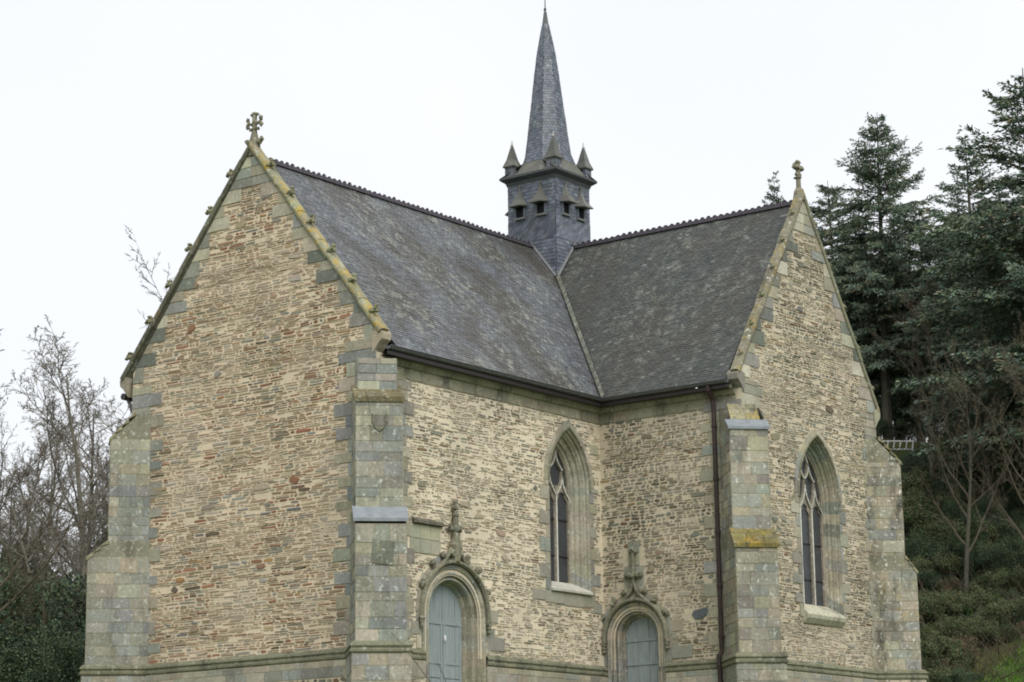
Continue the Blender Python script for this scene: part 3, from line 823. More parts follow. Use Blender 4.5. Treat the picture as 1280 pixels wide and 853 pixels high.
    for s in (-1, 1):
        for a in ((28, 52, 72) if style == 'A' else (30, 56)):
            ang = math.radians(a); rr_ = w0+.26; ctr = (c+s*rr_*math.cos(ang), zs+rr_*math.sin(ang))
            for k in range(3): blob(mb, F(ctr[0]+random.uniform(-.06, .06), ctr[1]+random.uniform(-.05, .07), .1), .075, .07, .085, vary(cc, .1))
        for k in range(3): blob(mb, F(c+s*(w0+.1), hz-.05-.09*k, .1), .08-.012*k, .08-.012*k, .07, vary(cc, .1))
    hm = mb.build('hood_mould', M_CARV, top)
    mb = MB()
    if style == 'A':
        tube(mb, [F(c, oz+.1, .1), F(c, oz+.5, .12), F(c, oz+.9, .12), F(c, ft-.05, .12)], [.13, .15, .08, .065], 7, cc)
        for s in (-1, 1):
            for z, dx, r_ in ((oz+.32, .17, .1), (oz+.5, .14, .09), (oz+.95, .18, .08), (oz+1.02, .26, .055)):
                blob(mb, F(c+s*dx, z, .12), r_, r_, r_, vary(cc, .12))
        blob(mb, F(c, oz+.98, .15), .12, .12, .1, vary(cc)); blob(mb, F(c, ft-.12, .12), .12, .12, .09, vary(cc)); blob(mb, F(c, ft-.32, .12), .1, .1, .06, vary(cc))
        blob(mb, F(c, ft+.02, .12), .07, .07, .09, vary(cc))
    else:
        tube(mb, [F(c, oz+.45, .1), F(c, ft-.12, .1)], [.05, .05], 6, cc)
        for s in (-1, 1):
            for z, dx, r_ in ((oz+.33, .25, .11), (oz+.3, .38, .08), (oz+.78, .13, .1), (oz+.8, .24, .08), (ft-.08, .07, .07)):
                blob(mb, F(c+s*dx, z, .08), r_, r_*.8, r_, vary(cc, .12))
        blob(mb, F(c, oz+.76, .12), .09, .09, .11, vary(cc)); blob(mb, F(c, ft-.05, .1), .08, .08, .09, vary(cc))
    mb.build('finial', M_CARV, top)
    return top
make_door(WA, DOOR_A, chapel, 'A', 'larger doorway with blue grey double door and leafy finial')
make_door(WB, DOOR_B, chapel, 'B', 'smaller blue grey doorway in the inner corner')
mb = MB()
prism(mb, lambda u, v, n=0: WA(n, v, u), [(.02, 3.36), (.12, 3.38), (.12, 3.45), (.05, 3.5), (.02, 3.52)], 1.38, 2.6, lin(110, 106, 92)); mb.build('drip_moulding', M_STRING, w_a)

# ---- cornice beneath the eaves
mb = MB()
CP = [(7.15, .03), (7.42, .032), (7.45, .09), (7.52, .13), (7.56, .13), (7.6, .2), (7.7, .24), (7.72, .0)]
for F, a, b in ((WA, .2, L), (WB, 0, MW-.15)):
    for i in range(len(CP)-1):
        z0, n0 = CP[i]; z1, n1 = CP[i+1]; x = a
        while x < b-.01:
            x2 = min(b, x+random.uniform(.5, 1.0)); mb.face([F(x, z0, n0), F(x2-.008, z0, n0), F(x2-.008, z1, n1), F(x, z1, n1)], vary(lin(146, 142, 122), .14)); x = x2
mb.build('cornice', M_STRING, chapel)

# ---- roofs
PAL_SA = [(4, lin(96, 100, 105)), (3, lin(88, 92, 97)), (2, lin(104, 108, 113)), (1, lin(80, 83, 88)), (.3, lin(122, 126, 128))]
PAL_SB = [(4, lin(68, 73, 71)), (3, lin(61, 66, 65)), (2, lin(76, 79, 74)), (.12, lin(112, 114, 110))]
def slates(mb, E0, E1, R1, R0, pal, rows, wid=.17, th=.011, both=True):
    """E0-E1 eave line, R0-R1 ridge line (same direction)"""
    E0, E1, R0, R1 = (Vector(p) for p in (E0, E1, R0, R1))
    nrm = (E1-E0).cross(R0-E0).normalized()
    sag = .0
    mb.face([E0-nrm*.05, E1-nrm*.05, R1-nrm*.05, R0-nrm*.05], lin(50, 50, 52))
    for r in range(rows):
        t0, t1 = r/rows, (r+1.25)/rows
        a0, b0 = E0.lerp(R0, t0), E1.lerp(R1, t0); a1, b1 = E0.lerp(R0, min(t1, 1)), E1.lerp(R1, min(t1, 1))
        ax = (E1-E0).normalized(); Lr = (b0-a0).dot(ax); base = (a0-E0).dot(ax)
        x = -((base) % wid)-wid*(.5 if r % 2 else 0)
        upv = (R0-E0)-ax*(R0-E0).dot(ax); upv = upv/rows*1.25
        Lr1 = (b1-b0).dot(ax)  # drift of the end edge
        La1 = (a1-a0).dot(ax)
        while x < Lr:
            x0, x1 = max(x, 0), min(x+wid-.006, Lr)
            if x1-x0 > .02:
                y0, y1 = max(x, La1*.8), min(x+wid-.006, Lr+Lr1*.8)
                if y1 < y0: y1 = y0 = (y0+y1)/2
                l = th*random.uniform(.7, 1.5); dz = random.uniform(-.012, .008)
                drop = upv*dz/ max(upv.length, .01)
                p = [a0+ax*x0+nrm*l+drop, a0+ax*x1+nrm*(l+random.uniform(-.004, .004))+drop, a0+ax*y1+upv+nrm*.002, a0+ax*y0+upv+nrm*.002]
                c = pick(pal)
                mb.face(p, c); mb.face([p[0]-nrm*.02, p[1]-nrm*.02, p[1], p[0]], c)
            x += wid
y0 = .42; E = .36
mb = MB()
slates(mb, (E, y0, HE), (E, L-E, HE), (CX, CY, HR), (CX, y0, HR), PAL_SA, 78)
slates(mb, (-Wd-E, YE-.4, HE), (-Wd-E, y0, HE), (CX, y0, HR), (CX, YE-.4, HR), PAL_SA, 40, .35)
slates(mb, (E, L+W2+E, HE), (E, YE-.4, HE), (CX, YE-.4, HR), (CX, CY, HR), PAL_SA, 40, .35)
rf = mb.build('nave_roof', M_SLATE_A, chapel)
mb = MB()
slates(mb, (E, L-E, HE), (MW-.3, L-E, HE), (MW-.3, CY, HR), (CX, CY, HR), PAL_SB, 82)
slates(mb, (MW-.3, L+W2+E, HE), (E, L+W2+E, HE), (CX, CY, HR), (MW-.3, CY, HR), PAL_SB, 40, .35)
rfb = mb.build('transept_roof', M_SLATE_B, chapel)
def ridge(a, b, parent):
    a, b = Vector(a), Vector(b); d = (b-a).normalized(); s = d.cross(Vector((0, 0, 1))); n = int((b-a).length/.22); mb = MB(); l = (b-a).length/n
    for i in range(n):
        p = a+d*l*i; q_ = a+d*(l*(i+1)-.012); h = .015+random.uniform(-.008, .008)
        V = [];
        for e in (p, q_):
            V += [e+s*.12+Vector((0, 0, -.12)), e+s*.05+Vector((0, 0, h)), e-s*.05+Vector((0, 0, h)), e-s*.12+Vector((0, 0, -.12))]
        mb.add(V, [(0, 1, 5, 4), (1, 2, 6, 5), (2, 3, 7, 6), (0, 3, 2, 1), (4, 5, 6, 7)])
        # crest tooth
        c_ = p+d*l*.35; hh = random.uniform(.05, .09)
        for dd in (0,):
            P = [c_-d*.08+Vector((0, 0, h)), c_+d*.09+Vector((0, 0, h)), c_+d*.07+Vector((0, 0, h+hh*.8)), c_+d*.0+Vector((0, 0, h+hh)), c_-d*.04+Vector((0, 0, h+hh*.5))]
            mb.add([x+s*.02 for x in P]+[x-s*.02 for x in P], [(0, 1, 2, 3, 4), (9, 8, 7, 6, 5)]+[(i_, 5+i_, 5+(i_+1) % 5, (i_+1) % 5) for i_ in range(5)])
    return mb.build('ridge_tiles', M_RIDGE, parent)
ridge((CX, .45, HR+.06), (CX, CY-1.0, HR+.06), rf); ridge((CX+1.0, CY, HR+.06), (MW-.25, CY, HR+.06), rfb); ridge((CX, CY+1, HR+.06), (CX, YE-.4, HR+.06), rf)
# valley strip
mb = MB(); a = Vector((E, L-E, HE+.03)); b = Vector((CX+.94, CY-.94, HR-.94*(HR-HE)/4.86+.03)); n = 60
for i in range(n):
    p, q_ = a.lerp(b, i/n), a.lerp(b, (i+.93)/n); wv = .09
    c_ = vary(lin(138, 140, 130), .25)
    mb.face([p+Vector((wv, 0, wv*1.25*.0+.1)), q_+Vector((wv, 0, .1)), q_+Vector((0, 0, .01)), p+Vector((0, 0, .01))], c_)
    mb.face([p+Vector((0, 0, .01)), q_+Vector((0, 0, .01)), q_+Vector((0, -wv, .1)), p+Vector((0, -wv, .1))], c_)
mb.build('valley_lining', M_BUTT, rfb)

# ---- copings, crockets, kneelers, gable finials
def coping(F, wid, uf, zf, apex, side, depth, mat, lab=None, ncr=6, cr=True, cstone=lin(150, 148, 124)):
    """side -1 left slope, +1 right slope; foot (uf,zf) to apex (wid/2, apex); F n axis points outward"""
    mb = MB(); A = Vector((uf, zf)); B = Vector((wid/2, apex)); d = (B-A).normalized(); p = Vector((-d.y, d.x))
    if p.y < 0: p = -p
    n = 13; prof = [(-.16, .03), (-.16, .08), (-.11, .11), (-.06, .11), (.0, .07), (.02, .0), (.01, -.2 if depth == 1 else -.22), (-.34, -.26)]
    k = len(prof)
    for i in range(n):
        a, b = A.lerp(B, i/n), A.lerp(B, (i+.992)/n); c_ = vary(cstone, .2); jt = random.uniform(-.018, .018)
        da = Vector((0, 0)); V = []
        for e in (a, b):
            for h_, n_ in prof:
                q_ = e+p*(h_+(jt if i < n-1 else 0))
                if i == n-1 and e is b: q_ = Vector((wid/2, e.y+h_/max(.2, abs(p.y))*1.0))
                V.append(F(q_.x, q_.y, n_*depth))
        mb.add(V, [(j, (j+1) % k, k+(j+1) % k, k+j) for j in range(k)]+[tuple(range(k))[::-1], tuple(range(k, 2*k))], c_)
    o = mb.build('gable_coping', mat, chapel)
    if lab: o['label'] = lab
    # kneeler at the foot
    mb = MB(); s = side
    P = [(uf-s*.4, zf-.08), (uf-s*.34, zf-.6), (uf-s*.26, zf-.5), (uf-s*.14, zf-.36), (uf-s*.02, zf-.26), (uf+s*.0, zf-.1), (uf-s*.12, zf+.03)]
    if s > 0: P = P[::-1]
    prism(mb, F, P, -.3, .06, pick(PAL_ASH)); mb.build('kneeler', M_ASH, o)
    if cr:
        for i in range(ncr):
            t = (i+.55)/ncr*.93; q_ = A.lerp(B, t)+p*.03; m2 = MB(); c_ = vary(lin(134, 132, 104), .12)
            ks = 1 if depth == 1 else .65; q_ = q_-p*(1-ks)*.05
            blob(m2, F(q_.x, q_.y, .02), .1*ks, .1*ks, .08*ks, c_, 0, .2)
            e = q_+p*.1*ks-d*.04*ks; blob(m2, F(e.x, e.y, .02), .08*ks, .08*ks, .065*ks, c_, 0, .3)
            e = q_+p*.12*ks-d*.12*ks; blob(m2, F(e.x, e.y, .03), .055*ks, .07*ks, .05*ks, c_, 0, .3)
            e = q_+p*.15*ks+d*.05*ks; blob(m2, F(e.x, e.y, -.02), .06*ks, .09*ks, .05*ks, c_, 0, .3)
            m2.build('crocket', M_CARV, o)
    return o
M_COPE2 = mat_stone('grey_lichen_coping', .3, green=.7, yellow=.25, white=.5, dark=.55)
M_COPE3 = mat_stone('patchy_lichen_coping', .3, green=.5, yellow=.42, white=.7, dark=.7)
coping(GA, Wd, Wd+.25, 8.27, 14.28, 1, 1, M_COPE, 'coping yellow with lichen')
coping(GA, Wd, -.48, 8.27, 14.28, -1, 1, M_COPE2, 'dark grey coping on the left slope', 6, True, lin(112, 110, 96))
coping(GB, W2, -.25, 8.1, 14.25, -1, .8, M_COPE3, 'coping patched with orange lichen', 6, True, lin(134, 130, 112))
coping(GB, W2, W2+.25, 8.1, 14.25, 1, .8, M_COPE2, 'thin grey coping at the far right', 5)
def finial(F, u, z0, z1, kind):
    mb = MB(); c_ = lin(132, 128, 110); h = z1-z0; P = lambda a, b, n=0: F(u+a, z0+b*h, n-.1)
    if kind == 'A':
        tube(mb, [P(0, -.45), P(0, 0), P(0, .3), P(0, .42), P(0, .95)], [.2, .16, .09, .07, .07], 6, c_)
        for a in (-1, 1):
            blob(mb, P(a*.18, .02), .1, .1, .08, c_, 0, .3); blob(mb, P(a*.27, .1), .07, .07, .07, c_, 0, .3)
            blob(mb, P(a*.12, .47), .06, .08, .05, c_, 0, .3)
            tube(mb, [P(0, .66), P(a*.12, .64), P(a*.22, .7)], [.045, .045, .045], 6, c_)
            blob(mb, P(a*.25, .60), .055, .07, .085, c_, 0, .3); blob(mb, P(a*.25, .80), .055, .07, .075, c_, 0, .3)
            blob(mb, P(a*.1, .95), .055, .06, .045, c_, 0, .3)
        blob(mb, P(0, .70), .08, .09, .08, c_, 0, .2); blob(mb, P(0, .98), .06, .08, .06, c_, 0, .3); blob(mb, P(0, .47), .1, .1, .05, c_)
    else:
        tube(mb, [P(0, -.3), P(0, 0), P(0, .12), P(0, .3), P(0, .92)], [.2, .15, .08, .075, .07], 6, c_)
        blob(mb, P(0, .45), .14, .12, .05, c_)
        for a in (-1, 1): blob(mb, P(a*.14, .76), .12, .1, .07, c_, 0, .2); blob(mb, P(a*.2, .8), .05, .08, .09, c_, 0, .2); blob(mb, P(a*.07, .55), .07, .07, .06, c_, 0, .2)
        blob(mb, P(0, .95), .1, .1, .08, c_, 0, .2); blob(mb, P(0, .76), .1, .11, .09, c_)
    return mb.build('gable_finial', M_CARV, chapel)
finial(GA, Wd/2, 14.25, 15.12, 'A')['label'] = 'leafy stone cross on the front gable'
finial(GB, W2/2, 14.2, 15.15, 'B')['label'] = 'small stone cross on the right gable'

# ---- gutters and drainpipe
mb = MB()
def gut(mb, P0, P1, out):
    P0, P1, out = Vector(P0), Vector(P1), Vector(out)
    prof = [(-.12, .06), (-.12, -.02), (-.02, -.09), (.08, -.09), (.13, -.02), (.14, .04), (.115, .04), (.09, -.02), (0, -.06), (-.09, .0)]
    return prof
GP = [(-.1, .02), (-.08, -.05), (.0, -.085), (.07, -.06), (.1, .0), (.12, .015), (.1, .03), (.06, .0)]
def corner_pt(h, z, which):
    if which == 0: return Vector((E+h, .02, HE+z))
    if which == 1: return Vector((E+h, L-E-h, HE+z))
    return Vector((MW-.22, L-E-h, HE+z))
for i in range(len(GP)-1):
    (h0, z0), (h1, z1) = GP[i], GP[i+1]
    for a in (0, 1): mb.face([corner_pt(h0, z0, a), corner_pt(h0, z0, a+1), corner_pt(h1, z1, a+1), corner_pt(h1, z1, a)])
for wch in (0, 2):
    mb.face([corner_pt(h, z, wch) for h, z in GP][:: 1 if wch else -1])
g = mb.build('gutter', M_GUT, chapel)
mb = MB()      # dark fascia under the gutter
for (h0, z0), (h1, z1) in (((-.02, -.1), (-.02, -.2)), ((-.02, -.2), (-.25, -.22))):
    for a in (0, 1): mb.face([corner_pt(h0, z0, a), corner_pt(h0, z0, a+1), corner_pt(h1, z1, a+1), corner_pt(h1, z1, a)])
mb.build('fascia', M_IRON, g)
mb = MB(); x = -.5
F = FR((-Wd-.36-.1, .0, 0), (0, 1, 0), (-1, 0, 0))
tube(mb, [(-Wd-E-.02, -.02, HE-.08), (-Wd-E-.02, YE-.3, HE-.08)], .1, 8); tube(mb, [(-Wd-E+.05, .1, HE-.15), (-Wd-.05, .1, HE-.6)], .05, 6)
mb.build('gutter', M_IRON, chapel)
mb = MB()
tube(mb, [WB(4.01, 7.72, .4), WB(4.01, 7.6, .38), WB(4.0, 7.35, .14), WB(4.0, 7.1, .1), WB(4.0, 0.3, .1), WB(4.0, .15, .25), WB(4.0, -.1, .26), WB(4.0, -.3, .22), WB(4.0, ZG, .22)], .065, 10)
M_PIPE = mat_simple('rusty_pipe_paint', lin(56, 44, 42), .6, .35, 6, .4)
dp = mb.build('drainpipe', M_PIPE, chapel); 
for z in (6.6, 5.1, 3.6, 2.1, .7):
    mb = MB(); tube(mb, [WB(4.0, z-.04, .1), WB(4.0, z+.04, .1)], .085, 10); mb.build('pipe_collar', M_PIPE, dp)

# ---- bell tower
TW = .94
tower = MB(); PT = [(4, lin(94, 101, 113)), (3, lin(86, 93, 105)), (2, lin(104, 111, 122)), (1, lin(76, 82, 92)), (.3, lin(120, 126, 132))]
CT = Vector((CX, CY, 0))
def TP(a, b, z): return CT+Vector((a, b, z))
sgn = [(-1, -1), (1, -1), (1, 1), (-1, 1)]
for k in range(4):
    a, b = sgn[k], sgn[(k+1) % 4]
    A = TP(a[0]*TW, a[1]*TW, 0); B = TP(b[0]*TW, b[1]*TW, 0); z = lambda v, h: v+Vector((0, 0, h))
    slates(tower, z(A, 11.9), z(B, 11.9), z(B, 14.05), z(A, 14.05), PT, 18, .16, .014)
    slates(tower, z(A, 14.8), z(B, 14.8), z(B, 16.2), z(A, 16.2), PT, 12, .16, .014)
    # diagonal band
    nrm = (B-A).normalized().cross(Vector((0, 0, 1)))
    tower.face([z(A, 14.03)+nrm*.002, z(B, 14.03)+nrm*.002, z(B, 14.82)+nrm*.002, z(A, 14.82)+nrm*.002], PT[3][1])
    FD = (lambda A_, B_, n_: (lambda u, v, n=0: A_+(B_-A_).normalized()*u+n_*n+Vector((0, 0, v))))(A, B, nrm)
    u = -1.0
    while u < 2*TW+.2:
        for j in range(5):
            q_ = [(u+j*.155, 14.05+j*.15), (u+j*.155+.105, 14.05+j*.15-.02), (u+(j+1)*.155+.105, 14.05+(j+1)*.15-.02), (u+(j+1)*.155, 14.05+(j+1)*.15)]
            q_ = clip(q_, [(1, 0, 0), (-1, 0, 2*TW), (0, 1, -14.05), (0, -1, 14.8)])
            if len(q_) > 2:
                c_ = vary(pick(PT), .25); mx_ = min(p[0]-(p[1]-14.05)*1.03 for p in q_)
                tower.face([FD(p[0], p[1], .008+.16*(p[0]-(p[1]-14.05)*1.03-mx_)) for p in q_], c_)
        u += .115
tw = tower.build('bell_tower', M_SLATE_T, chapel)
# cornice of the tower: flared eave and moss topped roof round the spire foot
mb = MB(); ZC = 16.28
def sq(h, z): return [TP(a*h, b*h, z) for a, b in sgn]
rg = [sq(TW+.015, ZC-.28), sq(TW+.06, ZC-.16), sq(TW+.17, ZC-.08), sq(TW+.2, ZC-.05), sq(TW+.2, ZC+.0)]
for i in range(len(rg)-1):
    for k in range(4): mb.face([rg[i][k], rg[i][(k+1) % 4], rg[i+1][(k+1) % 4], rg[i+1][k]], lin(66, 70, 74))
mb.build('tower_cornice', M_SLATE_T, tw)
# spire: octagon, flared to the square foot
mb = MB()
def octo(r, z, mixsq=0):
    out = []
    for k in range(8):
        t = math.pi/8+k*math.pi/4+math.pi
        p = Vector((r*math.cos(t)/math.cos(math.pi/8)*.96, r*math.sin(t)/math.cos(math.pi/8)*.96))
        # pushing towards the square
        s_ = (TW+.18); qx = math.copysign(min(abs(p.x)*2.2, 1)*s_, p.x) if mixsq else 0
        if mixsq:
            mxa = max(abs(p.x), abs(p.y)); q_ = Vector((p.x/mxa*s_, p.y/mxa*s_)); 
            if abs(abs(p.x)-abs(p.y)) < 10: pass
            p = p.lerp(q_, mixsq)
        out.append(TP(p.x, p.y, z))
    return out
lev = [(.98, 16.30, 1), (.90, 16.5, .55), (.82, 16.75, .15), (.74, 17.1, 0), (.67, 17.6, 0), (.60, 18.2, 0), (.51, 18.9, 0), (.40, 19.85, 0), (.30, 20.6, 0), (.2, 21.15, 0), (.11, 21.6, 0)]
rings = [octo(*l) for l in lev]
for k in range(8):      # fill at the four square corners
    pass
for i in range(len(rings)-1):
    A, B = rings[i], rings[i+1]
    for k in range(8):
        hgt = lev[i+1][1]-lev[i][1]; rows = max(2, int(hgt/.105))
        if i < 2: mb.face([A[k], A[(k+1) % 8], B[(k+1) % 8], B[k]], vary(lin(88, 88, 80), .15))
        else: slates(mb, A[k], A[(k+1) % 8], B[(k+1) % 8], B[k], PT, int(rows*1.25), .1, .01)
for k, (a, b) in enumerate(sgn):
    c_ = TP(a*(TW+.2), b*(TW+.2), 16.285)
    near = sorted(rings[0], key=lambda p: (p-c_).length)[:2]
    n3 = sorted(rings[2], key=lambda p: (p-c_).length)[:2]
    mb.face([c_, near[0], n3[0]], lin(88, 88, 80)); mb.face([c_, near[1], n3[1]], lin(88, 88, 80)); mb.face([c_, n3[0], n3[1]], lin(88, 88, 80))
mb.face([*sq(TW+.19, 16.282)], lin(88, 88, 80))
sp_ = mb.build('spire', M_SLATE_T, tw)
mb = MB(); tube(mb, [TP(0, 0, 21.5), TP(0, 0, 21.62), TP(0, 0, 22.05), TP(0, 0, 22.1)], [.12, .11, .05, .03], 8); mb.build('lead_cap', M_GUT, sp_)
mb = MB(); tube(mb, [TP(0, 0, 22.0), TP(0, 0, 22.75)], [.022, .012], 6); blob(mb, TP(0, 0, 22.15), .05, .05, .05); mb.build('lightning_rod', M_IRON, sp_)
# corner pinnacles
for a, b in sgn:
    mb = MB(); c0 = Vector((a*.83, b*.83)); h = .17
    def s4(hh, z): return [TP(c0.x+x*hh, c0.y+y*hh, z) for x, y in sgn]
    r_ = [s4(h, 16.27), s4(h, 16.72)]
    for k in range(4): slates(mb, r_[0][k], r_[0][(k+1) % 4], r_[1][(k+1) % 4], r_[1][k], PT, 4, .1, .01)
    rr_ = [s4(h, 16.66), s4(h+.05, 16.66), s4(h+.06, 16.69), s4(h-.03, 16.92), s4(.05, 17.32), s4(.03, 17.4)]
    for i in range(len(rr_)-1):
        for k in range(4): mb.face([rr_[i][k], rr_[i][(k+1) % 4], rr_[i+1][(k+1) % 4], rr_[i+1][k]], vary(lin(90, 92, 88), .25))
    blob(mb, TP(c0.x, c0.y, 17.43), .05, .05, .05); tube(mb, [TP(c0.x, c0.y, 17.4), TP(c0.x, c0.y, 17.6)], [.035, .01], 6)
    mb.build('pinnacle', M_SLATE_B, tw)
# belfry openings with little hooded roofs, two on each face
for k in range(4):
    a, b = sgn[k], sgn[(k+1) % 4]; A = TP(a[0]*TW, a[1]*TW, 0); B = TP(b[0]*TW, b[1]*TW, 0); U = (B-A).normalized(); Nn = U.cross(Vector((0, 0, 1)))
    FT = (lambda A_, U_, N_: (lambda u, v, n=0: A_+U_*u+N_*n+Vector((0, 0, v))))(A, U, Nn)
    for f_ in (.27, .71):
        u = 2*TW*f_; mb = MB()
        box(mb, FT, u-.15, u+.15, 14.9, 15.28, .005, .035, (0, 0, 0), 0)
        o_ = mb.build('belfry_opening', M_DARK, tw)
        mb = MB()
        for s in (-1, 1): box(mb, FT, u+s*.17-.025, u+s*.17+.025, 14.88, 15.3, 0, .07, PT[0][1])
        box(mb, FT, u-.2, u+.2, 14.83, 14.885, 0, .1, lin(112, 114, 112)); mb.build('opening_frame', M_SLATE_T, o_)
        mb = MB(); hb = 15.26
        P0 = [(-.27, 0, .0), (.27, 0, .0), (.23, 0, .38), (-.23, 0, .38)]
        lo = [FT(u+x, hb-.05*(n_ > 0), n_) for x, _, n_ in P0]; lo2 = [p+Vector((0, 0, .035)) for p in lo]
        mid = [FT(u-.15, hb+.22, .0), FT(u+.15, hb+.22, .0), FT(u+.1, hb+.2, .2), FT(u-.1, hb+.2, .2)]
        tp = [FT(u-.05, hb+.5, 0), FT(u+.05, hb+.5, 0), FT(u+.04, hb+.5, .07), FT(u-.04, hb+.5, .07)]
        c_ = lin(96, 98, 92)
        for i in range(4):
            j = (i+1) % 4
            mb.face([lo[i], lo[j], lo2[j], lo2[i]], c_); mb.face([lo2[i], lo2[j], mid[j], mid[i]], vary(c_, .15)); mb.face([mid[i], mid[j], tp[j], tp[i]], vary(c_, .15))
        mb.face(lo[::-1], c_); mb.face(tp, c_)
        tube(mb, [FT(u, hb+.48, .04), FT(u, hb+.66, .05)], [.045, .03], 6, c_); blob(mb, FT(u, hb+.66, .05), .05, .05, .05, c_)
        mb.build('hood_roof', M_SLATE_B, o_)
# lead flashing where the tower meets the roofs
mb = MB(); sA = (HR-HE)/4.86; 
vb = TP(TW, -TW, HR-TW*sA)
for e in (TP(-0, -TW-.0, HR+.02), TP(TW, 0, HR+.02)):
    for i in range(10):
        p, q_ = Vector(e).lerp(vb, i/10), Vector(e).lerp(vb, (i+1.1)/10)
        out = Vector((0, -1, 0)) if abs(e.y-(CY-TW)) < .01 else Vector((1, 0, 0))
        mb.face([p+Vector((0, 0, .14))+out*.025, q_+Vector((0, 0, .12))+out*.025, q_+out*.09+Vector((0, 0, .05)), p+out*.09+Vector((0, 0, .05))], (.3, .3, .3))
blob(mb, TP(0, -TW-.08, HR+.06), .12, .12, .1, (.5, .5, .5)); blob(mb, TP(TW+.08, 0, HR+.08), .1, .1, .1)
mb.build('flashing', M_GUT, tw)
#@@LAND
# ------------------------------------------------------------ terrain
YF = Vector((-math.sin(yaw), math.cos(yaw), 0)); YR = Vector((math.cos(yaw), math.sin(yaw), 0))
def sm(a, b, x):
    t = max(0, min(1, (x-a)/(b-a))); return t*t*(3-2*t)
def terr(x, y):
    dx, dy = x-CAM.x, y-CAM.y
    d = dx*YF.x+dy*YF.y; s = dx*YR.x+dy*YR.y
    z = -6.9+4.9*sm(4, 52, d)
    r = sm(-9, 5, s)
    rise = (.56*max(0, min(d, 103)-77)+.16*max(0, d-103))*r+(.13*max(0, min(d, 160)-74)+.02*max(0, d-160))*(1-r)
    rise = rise if d < 260 else rise*max(.35, 1-(d-260)/600)
    z += rise*(1 if s < 80 else max(.3, 1-(s-80)/200))
    z += .25*math.sin(x*.31+y*.17)*math.sin(y*.23-x*.11)*sm(60, 85, d)+.12*math.sin(x*1.1+y*.7)*sm(74, 85, d)
    return z
def ray(px, py):
    return (fwd+rt2*((px-640)/2947.17)-up2*((py-426.5)/2947.17))
def at(px, py, d):
    r = ray(px, py); k = d/(r.x*YF.x+r.y*YF.y); return CAM+r*k
def hit(px, py):
    d = 60
    while d < 200:
        p = at(px, py, d)
        if p.z <= terr(p.x, p.y): return p
        d += .1
    return at(px, py, 100)

def mat_ground():
    m, nt, b = new_mat('hillside_ground')
    c = ramp(nt, noise(nt, 1.2, 8, .75), .38, .62, lin(68, 76, 44)+(1,), lin(92, 84, 58)+(1,))
    c = mixc(nt, ramp(nt, noise(nt, .25, 5, .6), .42, .6), c, lin(62, 82, 34))
    c = mixc(nt, mul(nt, ramp(nt, noise(nt, 9, 5, .8), .45, .7), .5), c, lin(112, 92, 70))
    nt.links.new(c, b.inputs['Base Color']); b.inputs['Roughness'].default_value = .95; b.inputs['Specular IOR Level'].default_value = .1
    bump(nt, b, noise(nt, 6, 8, .8), .15, .8); return m
def mat_lawn():
    m, nt, b = new_mat('meadow_grass')
    c = ramp(nt, noise(nt, .6, 8, .7), .35, .65, lin(62, 84, 34)+(1,), lin(92, 108, 48)+(1,))
    nt.links.new(c, b.inputs['Base Color']); b.inputs['Roughness'].default_value = .95; b.inputs['Specular IOR Level'].default_value = .1
    bump(nt, b, noise(nt, 20, 6, .8), .08, .8); return m
def lattice(xs, ys): 
    V = []; 
    for s in ys:
        for d in xs:
            p = CAM+YF*d+YR*s; V.append(Vector((p.x, p.y, terr(p.x, p.y))))
    n = len(xs); return V, [(j*n+i, (j+1)*n+i, (j+1)*n+i+1, j*n+i+1) for j in range(len(ys)-1) for i in range(n-1)]
ds = [-400, -200, -100, -50, -25]+[i*4 for i in range(-3, 16)]+[62+i*.8 for i in range(60)]+[112, 118, 126, 140, 160, 190, 230, 300, 400, 600]
ss = [-700, -500, -250, -150, -100, -75, -58, -46, -38]+[-32+i*1.0 for i in range(74)]+[46, 56, 70, 90, 120, 180, 300, 600]
V, Fs = lattice(ds, ss); mb = MB(); cut = []
for f in Fs:
    mb.f.append(f); mb.c.append((.3, .3, .3)); c_ = sum((V[i] for i in f), Vector())/4
    dd = (c_-CAM).dot(YF); mb.m.append(0 if dd < 74 else 1)
mb.v = V
g = mb.build('hillside_ground', [mat_lawn(), mat_ground()], None, True); g['kind'] = 'structure'

# ------------------------------------------------------------ vegetation
def mat_leaf(name, rough=.6, spec=.3):
    m, nt, b = new_mat(name)
    a = nt.nodes.new('ShaderNodeVertexColor'); a.layer_name = 'Col'
    v = ramp(nt, noise(nt, 1.6, 4, .6), .3, .7, (.7,)*3+(1,), (1.35,)*3+(1,))
    nt.links.new(mixc(nt, 1., a.outputs[0], v, 'MULTIPLY'), b.inputs['Base Color']); b.inputs['Roughness'].default_value = rough
    b.inputs['Specular IOR Level'].default_value = spec; return m
M_LEAF = mat_leaf('leaves'); M_NEEDLE = mat_leaf('conifer_needles', .7, .2)
M_BARK = mat_simple('grey_bark', lin(114, 110, 98), .95, .3, 3, .1, bs=.02)
M_BARK2 = mat_simple('brown_bark', lin(86, 84, 74), .95, .3, 3, .1, bs=.02)
M_TWIG = mat_simple('twigs', lin(122, 117, 108), .95, .25, 2, .1)
M_TWIG2 = mat_simple('brown_twigs', lin(88, 82, 70), .95, .3, 2, .1)

